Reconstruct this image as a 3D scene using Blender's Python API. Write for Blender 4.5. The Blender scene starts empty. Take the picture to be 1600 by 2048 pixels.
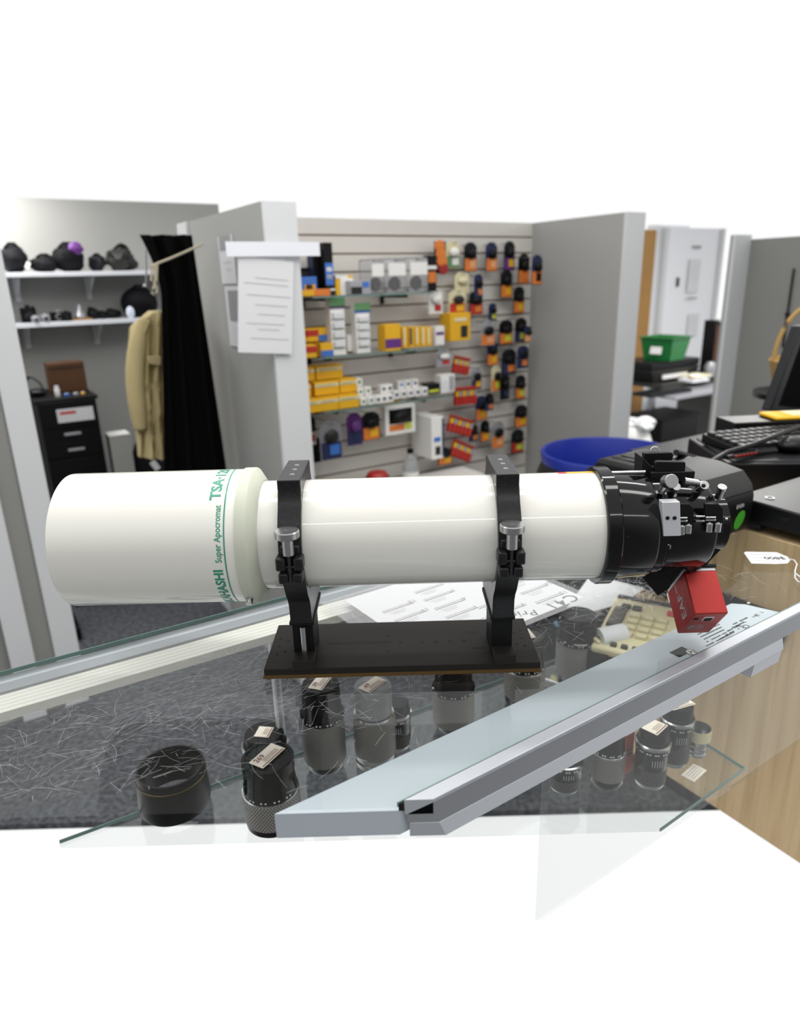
import bpy, bmesh, math, random
from mathutils import Vector, Matrix, noise
random.seed(7)
D = bpy.data
SC = bpy.context.scene
COL = SC.collection
PI = math.pi

# ------------------------------------------------------------------ camera
FPX = 1385.0; PITCH = math.radians(18.5); ROLL = .028; CH = 1.46
CF = Vector((0, math.cos(PITCH), -math.sin(PITCH)))
_r0 = Vector((1, 0, 0)); _u0 = Vector((0, math.sin(PITCH), math.cos(PITCH)))
CR = math.cos(ROLL) * _r0 - math.sin(ROLL) * _u0
CU = math.sin(ROLL) * _r0 + math.cos(ROLL) * _u0
CC = Vector((0, 0, CH))
cam = D.cameras.new('camera'); camo = D.objects.new('camera', cam); COL.objects.link(camo)
camo.matrix_world = Matrix(((CR.x, CU.x, -CF.x, 0), (CR.y, CU.y, -CF.y, 0), (CR.z, CU.z, -CF.z, CH), (0, 0, 0, 1)))
cam.sensor_fit = 'HORIZONTAL'; cam.sensor_width = 36; cam.lens = FPX / 1600 * 36
cam.clip_start = .02
cam.dof.use_dof = True; cam.dof.focus_distance = .84; cam.dof.aperture_fstop = 5.2
SC.camera = camo

def ray(x, y): return CF + CR * ((x - 800) / FPX) + CU * ((1024 - y) / FPX)
def onz(x, y, z):
    d = ray(x, y); return CC + d * ((z - CH) / d.z)
def onp(x, y, P, n):
    d = ray(x, y); return CC + d * ((P - CC).dot(n) / d.dot(n))
def depth(P): return (P - CC).dot(CF)
def proj(P):
    v = P - CC; z = v.dot(CF); return 800 + FPX * v.dot(CR) / z, 1024 - FPX * v.dot(CU) / z
def px2m(px, P): return px / FPX * depth(P)

# the shop's walls and the display case share one direction, 32 degrees off the x axis
TH = math.radians(32)
AX = Vector((math.cos(TH), math.sin(TH), 0)); NX = Vector((-math.sin(TH), math.cos(TH), 0)); ZZ = Vector((0, 0, 1))
def W(u, n, z): return AX * u + NX * n + ZZ * z
def onn(x, y, n): return onp(x, y, NX * n, NX)
def at_n(px, n, z):
    lo, hi = -4., 8.
    for _ in range(50):
        m = (lo + hi) / 2; P = W(m, n, z)
        if depth(P) < .05 or proj(P)[0] < px: lo = m
        else: hi = m
    return W(lo, n, z)

# ------------------------------------------------------------------ materials
MATS = {}
def pbr(name, col, rough=.5, metal=0., spec=.5, coat=0., bump=0., bscale=200., var=0., vscale=8., alpha=1., trans=0., ior=1.45):
    if name in MATS: return MATS[name]
    m = D.materials.new(name); m.use_nodes = True; nt = m.node_tree; b = nt.nodes['Principled BSDF']
    b.inputs['Base Color'].default_value = (*col, 1); b.inputs['Roughness'].default_value = rough
    b.inputs['Metallic'].default_value = metal; b.inputs['Specular IOR Level'].default_value = spec
    b.inputs['Coat Weight'].default_value = coat; b.inputs['Coat Roughness'].default_value = .04
    b.inputs['Alpha'].default_value = alpha; b.inputs['Transmission Weight'].default_value = trans; b.inputs['IOR'].default_value = ior
    tc = nt.nodes.new('ShaderNodeTexCoord')
    n = nt.nodes.new('ShaderNodeTexNoise'); n.inputs['Scale'].default_value = vscale; n.inputs['Detail'].default_value = 4
    nt.links.new(tc.outputs['Object'], n.inputs['Vector'])
    mx = nt.nodes.new('ShaderNodeMix'); mx.data_type = 'RGBA'; mx.blend_type = 'MULTIPLY'
    mx.inputs[0].default_value = var; mx.inputs[6].default_value = (*col, 1)
    nt.links.new(n.outputs['Fac'], mx.inputs[7]); nt.links.new(mx.outputs[2], b.inputs['Base Color'])
    if bump:
        n2 = nt.nodes.new('ShaderNodeTexNoise'); n2.inputs['Scale'].default_value = bscale; n2.inputs['Detail'].default_value = 3
        nt.links.new(tc.outputs['Object'], n2.inputs['Vector'])
        bp = nt.nodes.new('ShaderNodeBump'); bp.inputs['Strength'].default_value = bump; bp.inputs['Distance'].default_value = .002
        nt.links.new(n2.outputs['Fac'], bp.inputs['Height']); nt.links.new(bp.outputs[0], b.inputs['Normal'])
    MATS[name] = m; return m
def s2l(v):
    v /= 255.; return v / 12.92 if v <= .04045 else ((v + .055) / 1.055) ** 2.4
def rgb(r, g, b): return (s2l(r), s2l(g), s2l(b))
def mc(name, r, g, b, rough=.5, **k): return pbr(name, rgb(r, g, b), rough, **k)

def ramp(nt, stops):
    r = nt.nodes.new('ShaderNodeValToRGB'); e = r.color_ramp.elements
    while len(e) < len(stops): e.new(.5)
    for i, (p, c) in enumerate(stops): e[i].position = p; e[i].color = (*c, 1)
    return r
def base(name):
    m = D.materials.new(name); m.use_nodes = True; nt = m.node_tree
    return m, nt, nt.nodes['Principled BSDF'], nt.nodes.new('ShaderNodeTexCoord')

M = {}
M['tube'] = mc('cream_enamel', 222, 221, 214, .3, spec=.3, coat=.8)
M['pale'] = mc('pale_green_enamel', 190, 194, 178, .45, spec=.3)
M['green_ink'] = mc('green_print', 48, 138, 112, .4)
M['blackgloss'] = mc('gloss_black_anodised', 7, 7, 8, .08, spec=.38)
M['blackmatte'] = mc('matte_black_metal', 18, 18, 19, .5, spec=.2, bump=.1, bscale=900)
M['plateblack'] = mc('black_anodised_plate', 36, 34, 31, .5, spec=.15, bump=.08, bscale=1500)
M['bronze'] = mc('bronze_worn_edge', 92, 70, 36, .4, metal=.4)
M['holeblack'] = mc('dark_hole', 5, 5, 5, .8)
M['steel'] = mc('machined_steel', 172, 172, 173, .24, metal=1., bump=.05, bscale=600)
M['alu'] = mc('silver_plate', 208, 210, 214, .35, metal=.35)
M['rail'] = mc('silver_painted_rail', 178, 182, 188, .35, metal=.35)
M['raildark'] = mc('silver_rail_darker', 150, 153, 158, .35, metal=.45)  # darker copy of the rail silver, shading the front face by colour
M['fixture'] = mc('pale_blue_grey_enamel', 172, 180, 188, .38)
M['white'] = mc('white_plastic', 228, 227, 224, .4)
M['shelfwhite'] = mc('white_shelf_paint', 225, 228, 235, .4)
M['paper'] = mc('white_paper', 214, 215, 218, .7)
M['ink'] = mc('black_ink', 34, 34, 38, .7)
M['greyink'] = mc('grey_ink', 150, 150, 152, .7)
M['midink'] = mc('mid_grey_ink', 96, 96, 98, .7)
M['paleink'] = mc('pale_grey_ink', 182, 183, 186, .7)
M['redink'] = mc('red_ink', 190, 60, 60, .7)
M['brownink'] = mc('brown_ink', 120, 70, 66, .7)
M['sticker'] = mc('cream_sticker', 236, 226, 212, .6)
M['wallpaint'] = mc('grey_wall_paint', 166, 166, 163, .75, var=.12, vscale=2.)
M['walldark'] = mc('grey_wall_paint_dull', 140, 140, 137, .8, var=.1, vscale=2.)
M['trimwhite'] = mc('white_gloss_trim', 206, 208, 210, .45)
M['doorwhite'] = mc('white_door_paint', 232, 234, 238, .5)
M['amber'] = mc('amber_wood', 176, 130, 62, .5, var=.3, vscale=5.)
M['curtain'] = mc('black_cloth', 12, 11, 11, .95, spec=.05, bump=.1, bscale=300)
M['blackcloth'] = mc('black_nylon', 18, 18, 21, .7, spec=.15, bump=.35, bscale=160)
M['blackplas'] = mc('black_plastic', 16, 16, 18, .35, spec=.22, bump=.05, bscale=600)
M['greyplas'] = mc('charcoal_plastic', 40, 40, 39, .42, spec=.3)
M['darkgrey'] = mc('dark_grey_plastic', 26, 27, 30, .45, spec=.25)
M['khaki'] = mc('khaki_cotton', 190, 174, 128, .9, bump=.2, bscale=200, var=.2, vscale=14)
M['beige'] = mc('beige_plastic', 205, 196, 158, .45)
M['keydark'] = mc('dark_key', 70, 66, 60, .5)
M['blue'] = mc('royal_blue_plastic', 26, 44, 140, .4)
M['green'] = mc('green_plastic', 18, 110, 48, .4)
M['leaf'] = mc('leaf_green_print', 60, 150, 40, .5)
M['yellow'] = mc('yellow_card', 222, 170, 28, .5)
M['orange'] = mc('orange_card', 214, 120, 48, .5)
M['peach'] = mc('peach_card', 222, 160, 112, .5)
M['red'] = mc('red_card', 176, 44, 34, .5)
M['navy'] = mc('navy_card', 32, 42, 78, .5)
M['bluecard'] = mc('blue_card', 60, 110, 190, .5)
M['purple'] = mc('purple_card', 96, 46, 122, .5)
M['greencard'] = mc('green_card', 92, 140, 92, .5)
M['walnut'] = mc('walnut_wood', 92, 58, 30, .55, var=.5, vscale=12)
M['silverplas'] = mc('silver_plastic', 170, 170, 176, .3, metal=.5)
M['lime'] = mc('lime_plastic', 190, 200, 60, .5)
M['rope'] = mc('twine', 168, 160, 140, .9)
M['wicker'] = mc('straw_wicker', 176, 142, 84, .8, bump=.5, bscale=300)
M['redplas'] = mc('red_plastic', 150, 34, 32, .45)
M['cartonred'] = mc('vermilion_card', 190, 74, 46, .55)
M['cream'] = mc('cream_card', 214, 206, 170, .6)
M['lensglass'] = mc('dark_lens_glass', 16, 14, 24, .05, coat=1.)
M['brightpaper'] = mc('bright_blue_white_plastic', 226, 234, 250, .5)

# EAF red anodised
def fine_metal(name, col, rough):
    m = pbr(name, col, rough, metal=.55, bump=.12, bscale=2500); return m
M['redano'] = fine_metal('red_anodised_aluminium', rgb(158, 46, 42), .42)

# hammered dark paint of the tube rings: gloss black with fine flecks
m, nt, b, tc = base('flecked_black_paint')
n = nt.nodes.new('ShaderNodeTexNoise'); n.inputs['Scale'].default_value = 1400; nt.links.new(tc.outputs['Object'], n.inputs['Vector'])
r = ramp(nt, [(.5, (.006, .006, .007)), (.8, (.04, .04, .044))]); nt.links.new(n.outputs['Fac'], r.inputs[0]); nt.links.new(r.outputs[0], b.inputs['Base Color'])
b.inputs['Roughness'].default_value = .3; b.inputs['Specular IOR Level'].default_value = .3
M['ring'] = m
# knurled rubber grips
def knurl(name, c1, c2, sc):
    m, nt, b, tc = base(name)
    w = nt.nodes.new('ShaderNodeTexChecker'); w.inputs['Scale'].default_value = sc
    w.inputs['Color1'].default_value = (*c1, 1); w.inputs['Color2'].default_value = (*c2, 1)
    nt.links.new(tc.outputs['UV'], w.inputs['Vector']); nt.links.new(w.outputs['Color'], b.inputs['Base Color'])
    b.inputs['Roughness'].default_value = .5
    bp = nt.nodes.new('ShaderNodeBump'); bp.inputs['Strength'].default_value = .6; bp.inputs['Distance'].default_value = .001
    nt.links.new(w.outputs['Fac'], bp.inputs['Height']); nt.links.new(bp.outputs[0], b.inputs['Normal'])
    return m
M['knurl'] = knurl('fine_knurled_rubber', rgb(74, 73, 71), rgb(140, 138, 133), 110)
M['knurldark'] = knurl('coarse_knurled_rubber', rgb(30, 30, 31), rgb(72, 71, 70), 70)
# wood laminate
m, nt, b, tc = base('maple_laminate')
mp = nt.nodes.new('ShaderNodeMapping'); mp.inputs['Scale'].default_value = (26, 26, 1.1)
n = nt.nodes.new('ShaderNodeTexNoise'); n.inputs['Scale'].default_value = 2.4; n.inputs['Detail'].default_value = 8; n.inputs['Distortion'].default_value = .6
nt.links.new(tc.outputs['Object'], mp.inputs[0]); nt.links.new(mp.outputs[0], n.inputs['Vector'])
r = ramp(nt, [(.25, rgb(186, 156, 116)), (.5, rgb(206, 178, 136)), (.75, rgb(216, 190, 150))])
nt.links.new(n.outputs['Fac'], r.inputs[0]); nt.links.new(r.outputs[0], b.inputs['Base Color']); b.inputs['Roughness'].default_value = .5
M['maple'] = m
# carpet
m, nt, b, tc = base('charcoal_carpet')
n = nt.nodes.new('ShaderNodeTexNoise'); n.inputs['Scale'].default_value = 60; n.inputs['Detail'].default_value = 6
nt.links.new(tc.outputs['Object'], n.inputs['Vector'])
r = ramp(nt, [(.3, rgb(52, 54, 58)), (.7, rgb(100, 102, 107))]); nt.links.new(n.outputs['Fac'], r.inputs[0]); nt.links.new(r.outputs[0], b.inputs['Base Color'])
b.inputs['Roughness'].default_value = 1; b.inputs['Specular IOR Level'].default_value = .1
M['carpet'] = m
# grooved pale track
m, nt, b, tc = base('grooved_pale_track')
mp = nt.nodes.new('ShaderNodeMapping'); mp.inputs['Rotation'].default_value = (0, 0, math.radians(-31)); nt.links.new(tc.outputs['Object'], mp.inputs[0])
w = nt.nodes.new('ShaderNodeTexWave'); w.bands_direction = 'Y'; w.inputs['Scale'].default_value = 36; w.inputs['Distortion'].default_value = .3
nt.links.new(mp.outputs[0], w.inputs['Vector'])
r = ramp(nt, [(.0, rgb(196, 193, 186)), (.9, rgb(214, 212, 206))]); nt.links.new(w.outputs['Fac'], r.inputs[0]); nt.links.new(r.outputs[0], b.inputs['Base Color'])
b.inputs['Roughness'].default_value = .55
M['track'] = m
# patterned fabric of the bin
m, nt, b, tc = base('black_fabric_with_bright_flecks')
v = nt.nodes.new('ShaderNodeTexVoronoi'); v.inputs['Scale'].default_value = 16; nt.links.new(tc.outputs['Object'], v.inputs['Vector'])
lt = nt.nodes.new('ShaderNodeMath'); lt.operation = 'LESS_THAN'; lt.inputs[1].default_value = .3; nt.links.new(v.outputs['Distance'], lt.inputs[0])
hs = nt.nodes.new('ShaderNodeSeparateColor'); nt.links.new(v.outputs['Color'], hs.inputs[0])
r = ramp(nt, [(0, rgb(20, 20, 22)), (.45, rgb(24, 24, 26)), (.5, rgb(200, 120, 40)), (.62, rgb(130, 160, 120)), (.72, rgb(120, 150, 190)), (.85, rgb(200, 190, 110))])
r.color_ramp.interpolation = 'CONSTANT'; nt.links.new(hs.outputs[0], r.inputs[0])
mx = nt.nodes.new('ShaderNodeMix'); mx.data_type = 'RGBA'; mx.inputs[6].default_value = (*rgb(20, 20, 22), 1)
nt.links.new(lt.outputs[0], mx.inputs[0]); nt.links.new(r.outputs[0], mx.inputs[7]); nt.links.new(mx.outputs[2], b.inputs['Base Color'])
M['flecks'] = m
# clear plastic and glass: thin, mixes transparency with a mirror-like layer
def clear(name, tint, refl, scratch=0., extra=0.):
    m = D.materials.new(name); m.use_nodes = True; nt = m.node_tree; nt.nodes.clear()
    out = nt.nodes.new('ShaderNodeOutputMaterial'); tr = nt.nodes.new('ShaderNodeBsdfTransparent'); tr.inputs[0].default_value = (*tint, 1)
    gl = nt.nodes.new('ShaderNodeBsdfGlossy'); gl.inputs['Roughness'].default_value = .02
    fr = nt.nodes.new('ShaderNodeFresnel'); fr.inputs['IOR'].default_value = 1.45
    k = nt.nodes.new('ShaderNodeMath'); k.operation = 'MULTIPLY'; k.inputs[1].default_value = refl; nt.links.new(fr.outputs[0], k.inputs[0])
    mix = nt.nodes.new('ShaderNodeMixShader'); nt.links.new(k.outputs[0], mix.inputs[0]); nt.links.new(tr.outputs[0], mix.inputs[1]); nt.links.new(gl.outputs[0], mix.inputs[2])
    last = mix
    if scratch or extra:
        df = nt.nodes.new('ShaderNodeBsdfDiffuse'); df.inputs[0].default_value = (.75, .76, .78, 1)
        fac = None
        tc = nt.nodes.new('ShaderNodeTexCoord')
        if scratch:
            for i, (rot, sx, sy, sc, th) in enumerate([(.2, 3, 10, 5, .0075), (1.2, 4, 9, 6, .006), (2.2, 3, 9, 6, .006), (-.5, 2, 12, 6, .006), (.75, 4, 16, 5, .007), (1.7, 5, 5, 5, .004)]):
                mp = nt.nodes.new('ShaderNodeMapping'); mp.inputs['Rotation'].default_value = (0, 0, rot); mp.inputs['Scale'].default_value = (sx, sy, 1); mp.inputs['Location'].default_value = (i * 7.3, i * 3.1, 0)
                n = nt.nodes.new('ShaderNodeTexNoise'); n.inputs['Scale'].default_value = sc; n.inputs['Detail'].default_value = 1.2
                nt.links.new(tc.outputs['Object'], mp.inputs[0]); nt.links.new(mp.outputs[0], n.inputs['Vector'])
                s = nt.nodes.new('ShaderNodeMath'); s.operation = 'SUBTRACT'; s.inputs[1].default_value = .5; nt.links.new(n.outputs['Fac'], s.inputs[0])
                a = nt.nodes.new('ShaderNodeMath'); a.operation = 'ABSOLUTE'; nt.links.new(s.outputs[0], a.inputs[0])
                l = nt.nodes.new('ShaderNodeMath'); l.operation = 'LESS_THAN'; l.inputs[1].default_value = th; nt.links.new(a.outputs[0], l.inputs[0])
                if fac is None: fac = l
                else:
                    q = nt.nodes.new('ShaderNodeMath'); q.operation = 'ADD'; nt.links.new(fac.outputs[0], q.inputs[0]); nt.links.new(l.outputs[0], q.inputs[1]); fac = q
            n = nt.nodes.new('ShaderNodeTexNoise'); n.inputs['Scale'].default_value = 7; n.inputs['Detail'].default_value = 5; nt.links.new(tc.outputs['Object'], n.inputs['Vector'])
            mr = nt.nodes.new('ShaderNodeMapRange'); mr.inputs[1].default_value = .42; mr.inputs[2].default_value = .66; mr.inputs[4].default_value = scratch; nt.links.new(n.outputs['Fac'], mr.inputs[0])
            q = nt.nodes.new('ShaderNodeMath'); q.operation = 'MULTIPLY'; nt.links.new(fac.outputs[0], q.inputs[0]); nt.links.new(mr.outputs[0], q.inputs[1])
            e = nt.nodes.new('ShaderNodeMath'); e.operation = 'ADD'; e.use_clamp = True; e.inputs[1].default_value = extra; nt.links.new(q.outputs[0], e.inputs[0])
            fo = e.outputs[0]
        m2 = nt.nodes.new('ShaderNodeMixShader')
        if scratch: nt.links.new(fo, m2.inputs[0])
        else: m2.inputs[0].default_value = extra
        nt.links.new(mix.outputs[0], m2.inputs[1]); nt.links.new(df.outputs[0], m2.inputs[2]); last = m2
    nt.links.new(last.outputs[0], out.inputs[0])
    return m
M['topglass'] = clear('counter_glass', (.965, .975, .97), .07)
M['scratch'] = clear('fine_scratch', (1, 1, 1), .0, extra=.5)
M['glass'] = clear('clear_glass', (.96, .975, .97), .15)
M['frontglass'] = clear('case_front_glass', (.97, .98, .975), .12)
M['glassedge'] = mc('green_glass_edge', 104, 130, 124, .2)
M['sleeve'] = clear('clear_plastic_sleeve', (.96, .96, .96), .25, extra=.08)
M['blister'] = clear('clear_blister_plastic', (.94, .95, .97), .9, extra=.12)
M['bottle'] = clear('clear_bottle_plastic', (.9, .92, .93), .8, extra=.25)
m, nt, b, tc = base('slatted_board'); b.inputs['Base Color'].default_value = (*rgb(206, 202, 196), 1); b.inputs['Roughness'].default_value = .5
M['slat'] = m
M['groove'] = mc('brown_groove', 92, 70, 54, .8)

# ------------------------------------------------------------------ mesh builder
def ident(): return Matrix.Identity(4)
def frame(o, x, y, z):
    return Matrix(((x.x, y.x, z.x, o.x), (x.y, y.y, z.y, o.y), (x.z, y.z, z.z, o.z), (0, 0, 0, 1)))
class MB:
    def __init__(s): s.bm = bmesh.new(); s.mi = 0; s.uv = s.bm.loops.layers.uv.new('UVMap')
    def m(s, i): s.mi = i; return s
    def face(s, vs):
        try: f = s.bm.faces.new(vs); f.material_index = s.mi; return f
        except ValueError: return None
    def box(s, c, d, R=None):
        c = Vector(c); h = Vector(d) / 2; vs = []
        for x in (-1, 1):
            for y in (-1, 1):
                for z in (-1, 1):
                    p = Vector((x * h.x, y * h.y, z * h.z))
                    if R: p = R @ p
                    vs.append(s.bm.verts.new(c + p))
        for q in ((0, 1, 3, 2), (4, 6, 7, 5), (0, 4, 5, 1), (2, 3, 7, 6), (0, 2, 6, 4), (1, 5, 7, 3)): s.face([vs[i] for i in q])
        return s
    def hexa(s, p):   # 8 points: bottom 4, top 4
        vs = [s.bm.verts.new(Vector(q)) for q in p]
        for q in ((3, 2, 1, 0), (4, 5, 6, 7), (0, 1, 5, 4), (1, 2, 6, 5), (2, 3, 7, 6), (3, 0, 4, 7)): s.face([vs[i] for i in q])
        return s
    def prism(s, pts, vec):
        a = [s.bm.verts.new(Vector(p)) for p in pts]; b_ = [s.bm.verts.new(Vector(p) + Vector(vec)) for p in pts]; n = len(pts)
        s.face(a[::-1]); s.face(b_)
        for i in range(n): s.face([a[i], a[(i + 1) % n], b_[(i + 1) % n], b_[i]])
        return s
    def lathe(s, prof, seg=48, Mx=None, mi=None, caps=True, a0=0., a1=2 * PI):
        Mx = Mx or ident(); full = abs(a1 - a0 - 2 * PI) < 1e-6; cnt = seg if full else seg + 1
        rings = []
        for (r, z) in prof:
            rings.append([s.bm.verts.new(Mx @ Vector((r * math.cos(a0 + (a1 - a0) * k / seg), r * math.sin(a0 + (a1 - a0) * k / seg), z))) for k in range(cnt)])
        for i in range(len(prof) - 1):
            if mi: s.mi = mi[i]
            for k in range(seg):
                j = (k + 1) % cnt
                f = s.face([rings[i][k], rings[i][j], rings[i + 1][j], rings[i + 1][k]])
                if f:
                    uvs = [(k / seg, prof[i][1] * 3), ((k + 1) / seg, prof[i][1] * 3), ((k + 1) / seg, prof[i + 1][1] * 3), (k / seg, prof[i + 1][1] * 3)]
                    for lp, q in zip(f.loops, uvs): lp[s.uv].uv = q
        if caps and full:
            if prof[0][0] > 1e-5: s.face(rings[0][::-1])
            if mi: s.mi = mi[-1]
            if prof[-1][0] > 1e-5: s.face(rings[-1])
        return s
    def cyl(s, p0, p1, r, seg=20, r1=None):
        p0, p1 = Vector(p0), Vector(p1); d = p1 - p0; q = d.to_track_quat('Z', 'Y').to_matrix().to_4x4(); q.translation = p0
        return s.lathe([(r, 0), (r if r1 is None else r1, d.length)], seg, q)
    def tube(s, pts, r, seg=8, closed=False):
        pts = [Vector(p) for p in pts]; rr = []
        for i, p in enumerate(pts):
            a = pts[i - 1] if i > 0 else (pts[-1] if closed else p); b_ = pts[(i + 1) % len(pts)] if (i < len(pts) - 1 or closed) else p
            t = (b_ - a).normalized(); up = Vector((0, 0, 1)) if abs(t.z) < .9 else Vector((1, 0, 0))
            x = t.cross(up).normalized(); y = t.cross(x)
            rad = r[i] if isinstance(r, (list, tuple)) else r
            rr.append([s.bm.verts.new(p + x * rad * math.cos(2 * PI * k / seg) + y * rad * math.sin(2 * PI * k / seg)) for k in range(seg)])
        n = len(pts)
        for i in range(n if closed else n - 1):
            for k in range(seg): s.face([rr[i][k], rr[i][(k + 1) % seg], rr[(i + 1) % n][(k + 1) % seg], rr[(i + 1) % n][k]])
        if not closed: s.face(rr[0][::-1]); s.face(rr[-1])
        return s
    def ball(s, c, d, nz=0., seed=0, sub=3, R=None, fr=6.):
        res = bmesh.ops.create_icosphere(s.bm, subdivisions=sub, radius=1.)
        c = Vector(c)
        for v in res['verts']:
            p = v.co.copy()
            k = 1 + nz * noise.noise(p * 1.6 + Vector((seed * 3.1, seed, 0))) + nz * .4 * noise.noise(p * fr + Vector((seed, 0, seed)))
            q = Vector((p.x * d[0] * k, p.y * d[1] * k, p.z * d[2] * k))
            if R: q = R @ q
            v.co = c + q
        for f in {f for v in res['verts'] for f in v.link_faces}: f.material_index = s.mi
        return s
    def grid(s, fn, nu, nv, thick=.002):   # sheet with real thickness; fn(u,v)->(point, normal)
        P = [[fn(i / nu, j / nv) for j in range(nv + 1)] for i in range(nu + 1)]
        A = [[s.bm.verts.new(p + n_ * thick / 2) for p, n_ in row] for row in P]; B = [[s.bm.verts.new(p - n_ * thick / 2) for p, n_ in row] for row in P]
        for i in range(nu):
            for j in range(nv):
                s.face([A[i][j], A[i + 1][j], A[i + 1][j + 1], A[i][j + 1]]); s.face([B[i][j], B[i][j + 1], B[i + 1][j + 1], B[i + 1][j]])
        for i in range(nu):
            for j in (0, nv): s.face([A[i][j], B[i][j], B[i + 1][j], A[i + 1][j]])
        for j in range(nv):
            for i in (0, nu): s.face([A[i][j], A[i][j + 1], B[i][j + 1], B[i][j]])
        return s
    def text(s, t, size, Mx, ext=.0002, align='CENTER', sx=1., map_=None, bold=0., fit=None, space=1.):
        cu = D.curves.new('t', 'FONT'); cu.body = t; cu.size = size; cu.extrude = ext; cu.align_x = align; cu.align_y = 'CENTER'
        cu.resolution_u = 3; cu.offset = bold * size; cu.space_character = space
        ob = D.objects.new('t', cu); COL.objects.link(ob)
        bpy.context.view_layer.update()
        me = D.meshes.new_from_object(ob.evaluated_get(bpy.context.evaluated_depsgraph_get()))
        D.objects.remove(ob); D.curves.remove(cu)
        if fit:
            xs = [v.co.x for v in me.vertices]; lo, hi = min(xs), max(xs)
            for v in me.vertices: v.co.x = (v.co.x - (lo + hi) / 2) * fit / (hi - lo)
        if map_:
            b2 = bmesh.new(); b2.from_mesh(me)
            bmesh.ops.subdivide_edges(b2, edges=[e for e in b2.edges if e.calc_length() > size * .2], cuts=3)
            bmesh.ops.triangulate(b2, faces=b2.faces); b2.to_mesh(me); b2.free()
        vs = [s.bm.verts.new(map_(v.co) if map_ else Mx @ Vector((v.co.x * sx, v.co.y, v.co.z))) for v in me.vertices]
        for p in me.polygons: s.face([vs[i] for i in p.vertices])
        D.meshes.remove(me); return s
    def obj(s, name, mats, parent=None, label=None, cat=None, group=None, loc=None, bevel=0., smooth=True, rot=None, kind=None, ang=35, sub=0, org=None, cut=None):
        if cut is not None:          # the case is modelled only as far forward as this y
            g_ = s.bm.verts[:] + s.bm.edges[:] + s.bm.faces[:]
            r_ = bmesh.ops.bisect_plane(s.bm, geom=g_, plane_co=(0, cut, 0), plane_no=(0, -1, 0), clear_outer=True)
            bmesh.ops.holes_fill(s.bm, edges=[e for e in s.bm.edges if e.is_boundary], sides=0)
        if org is not None:          # built in world coordinates: make it local to that origin
            for v in s.bm.verts: v.co -= org
            if parent is None: loc = org
        bmesh.ops.recalc_face_normals(s.bm, faces=s.bm.faces)
        me = D.meshes.new(name); s.bm.to_mesh(me); s.bm.free()
        mats = mats if isinstance(mats, (list, tuple)) else [mats]
        for q in mats: me.materials.append(M[q] if isinstance(q, str) else q)
        if smooth:
            for p in me.polygons: p.use_smooth = True
            me.set_sharp_from_angle(angle=math.radians(ang))
        o = D.objects.new(name, me); COL.objects.link(o)
        if loc is not None: o.location = loc
        if rot is not None: o.rotation_euler = rot
        if parent: o.parent = parent
        if bevel:
            bv = o.modifiers.new('bevel', 'BEVEL'); bv.width = bevel; bv.segments = 2; bv.limit_method = 'ANGLE'; bv.angle_limit = math.radians(40)
            bv.harden_normals = False
        if sub: o.modifiers.new('sub', 'SUBSURF').levels = sub; o.modifiers['sub'].render_levels = sub
        tag(o, label, cat, group, kind); return o
def tag(o, label=None, cat=None, group=None, kind=None):
    if label: o['label'] = label
    if cat: o['category'] = cat
    if group: o['group'] = group
    if kind: o['kind'] = kind
    return o
def thing(name, label, cat, loc, rz=0., group=None):
    o = D.objects.new(name, None); o.empty_display_size = .05; COL.objects.link(o); o.location = loc; o.rotation_euler = (0, 0, rz)
    return tag(o, label, cat, group)
def copy_tree(src, loc, rz, label):
    c = src.copy(); COL.objects.link(c); c.location = loc; c.rotation_euler = (0, 0, rz); c['label'] = label
    for ch in list(src.children):
        d = ch.copy(); COL.objects.link(d); d.parent = c
    return c
def struct(mb, name, mat, **k): return mb.obj(name, mat, kind='structure', **k)
def RZ(a): return Matrix.Rotation(a, 4, 'Z')
def RX(a): return Matrix.Rotation(a, 4, 'X')
def RY(a): return Matrix.Rotation(a, 4, 'Y')
def TR(*v): return Matrix.Translation(v)

# ------------------------------------------------------------------ telescope
TO = Vector((0, .79, 1.0)); AZ = 1.172
tel = thing('telescope', 'white refractor telescope with black tube rings and a red motor box lying across the counter', 'telescope', TO)
LM = frame(Vector((0, .79, AZ)), Vector((0, -1, 0)), Vector((0, 0, 1)), Vector((1, 0, 0)))
def P_(name, mb, mats, parent=tel, **k): return mb.obj(name, mats, parent, org=TO if parent is tel else TO, **k)
def cylpt(x, r, phi): return Vector((x, .79 - r * math.cos(phi), AZ + r * math.sin(phi)))
ds = P_('dew_shield', MB().lathe([(.0775, -.26), (.0775, -.389), (.0785, -.3915), (.0797, -.3905), (.0800, -.388), (.0800, -.1835)], 128, LM, caps=False), 'tube')
P_('objective_lens', MB().lathe([(.0775, -.262), (.066, -.262), (.063, -.27), (.04, -.264), (.0001, -.262)], 64, LM, caps=False), ['lensglass'])
def ringtext(mb, t, size, phi_c, x0, R, fit, **k):
    return mb.text(t, size, None, ext=.00012, map_=lambda c: Vector((x0 - c.y, .79 - (R + c.z) * math.cos(phi_c + c.x / R), AZ + (R + c.z) * math.sin(phi_c + c.x / R))), fit=fit, **k)
dg = math.radians
lt = MB(); R_ = .0801
ringtext(lt, 'TSA·120', .0165, dg(73.8), -.2055, R_, dg(48.5) * R_, bold=.034)
ringtext(lt, 'Super Apocromat', .0100, dg(21.4), -.2015, R_, dg(47) * R_, bold=.016)
ringtext(lt, 'TAKAHASHI', .0145, dg(-8.5 - 31), -.2035, R_, dg(62) * R_, bold=.034)
P_('green_lettering', lt, 'green_ink', ds, smooth=False, label='green maker lettering around the dew shield')
P_('green_line', MB().lathe([(.0800, -.1952), (.0803, -.1951), (.0803, -.1937), (.0800, -.1936)], 128, LM, caps=False), 'green_ink', ds)
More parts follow.
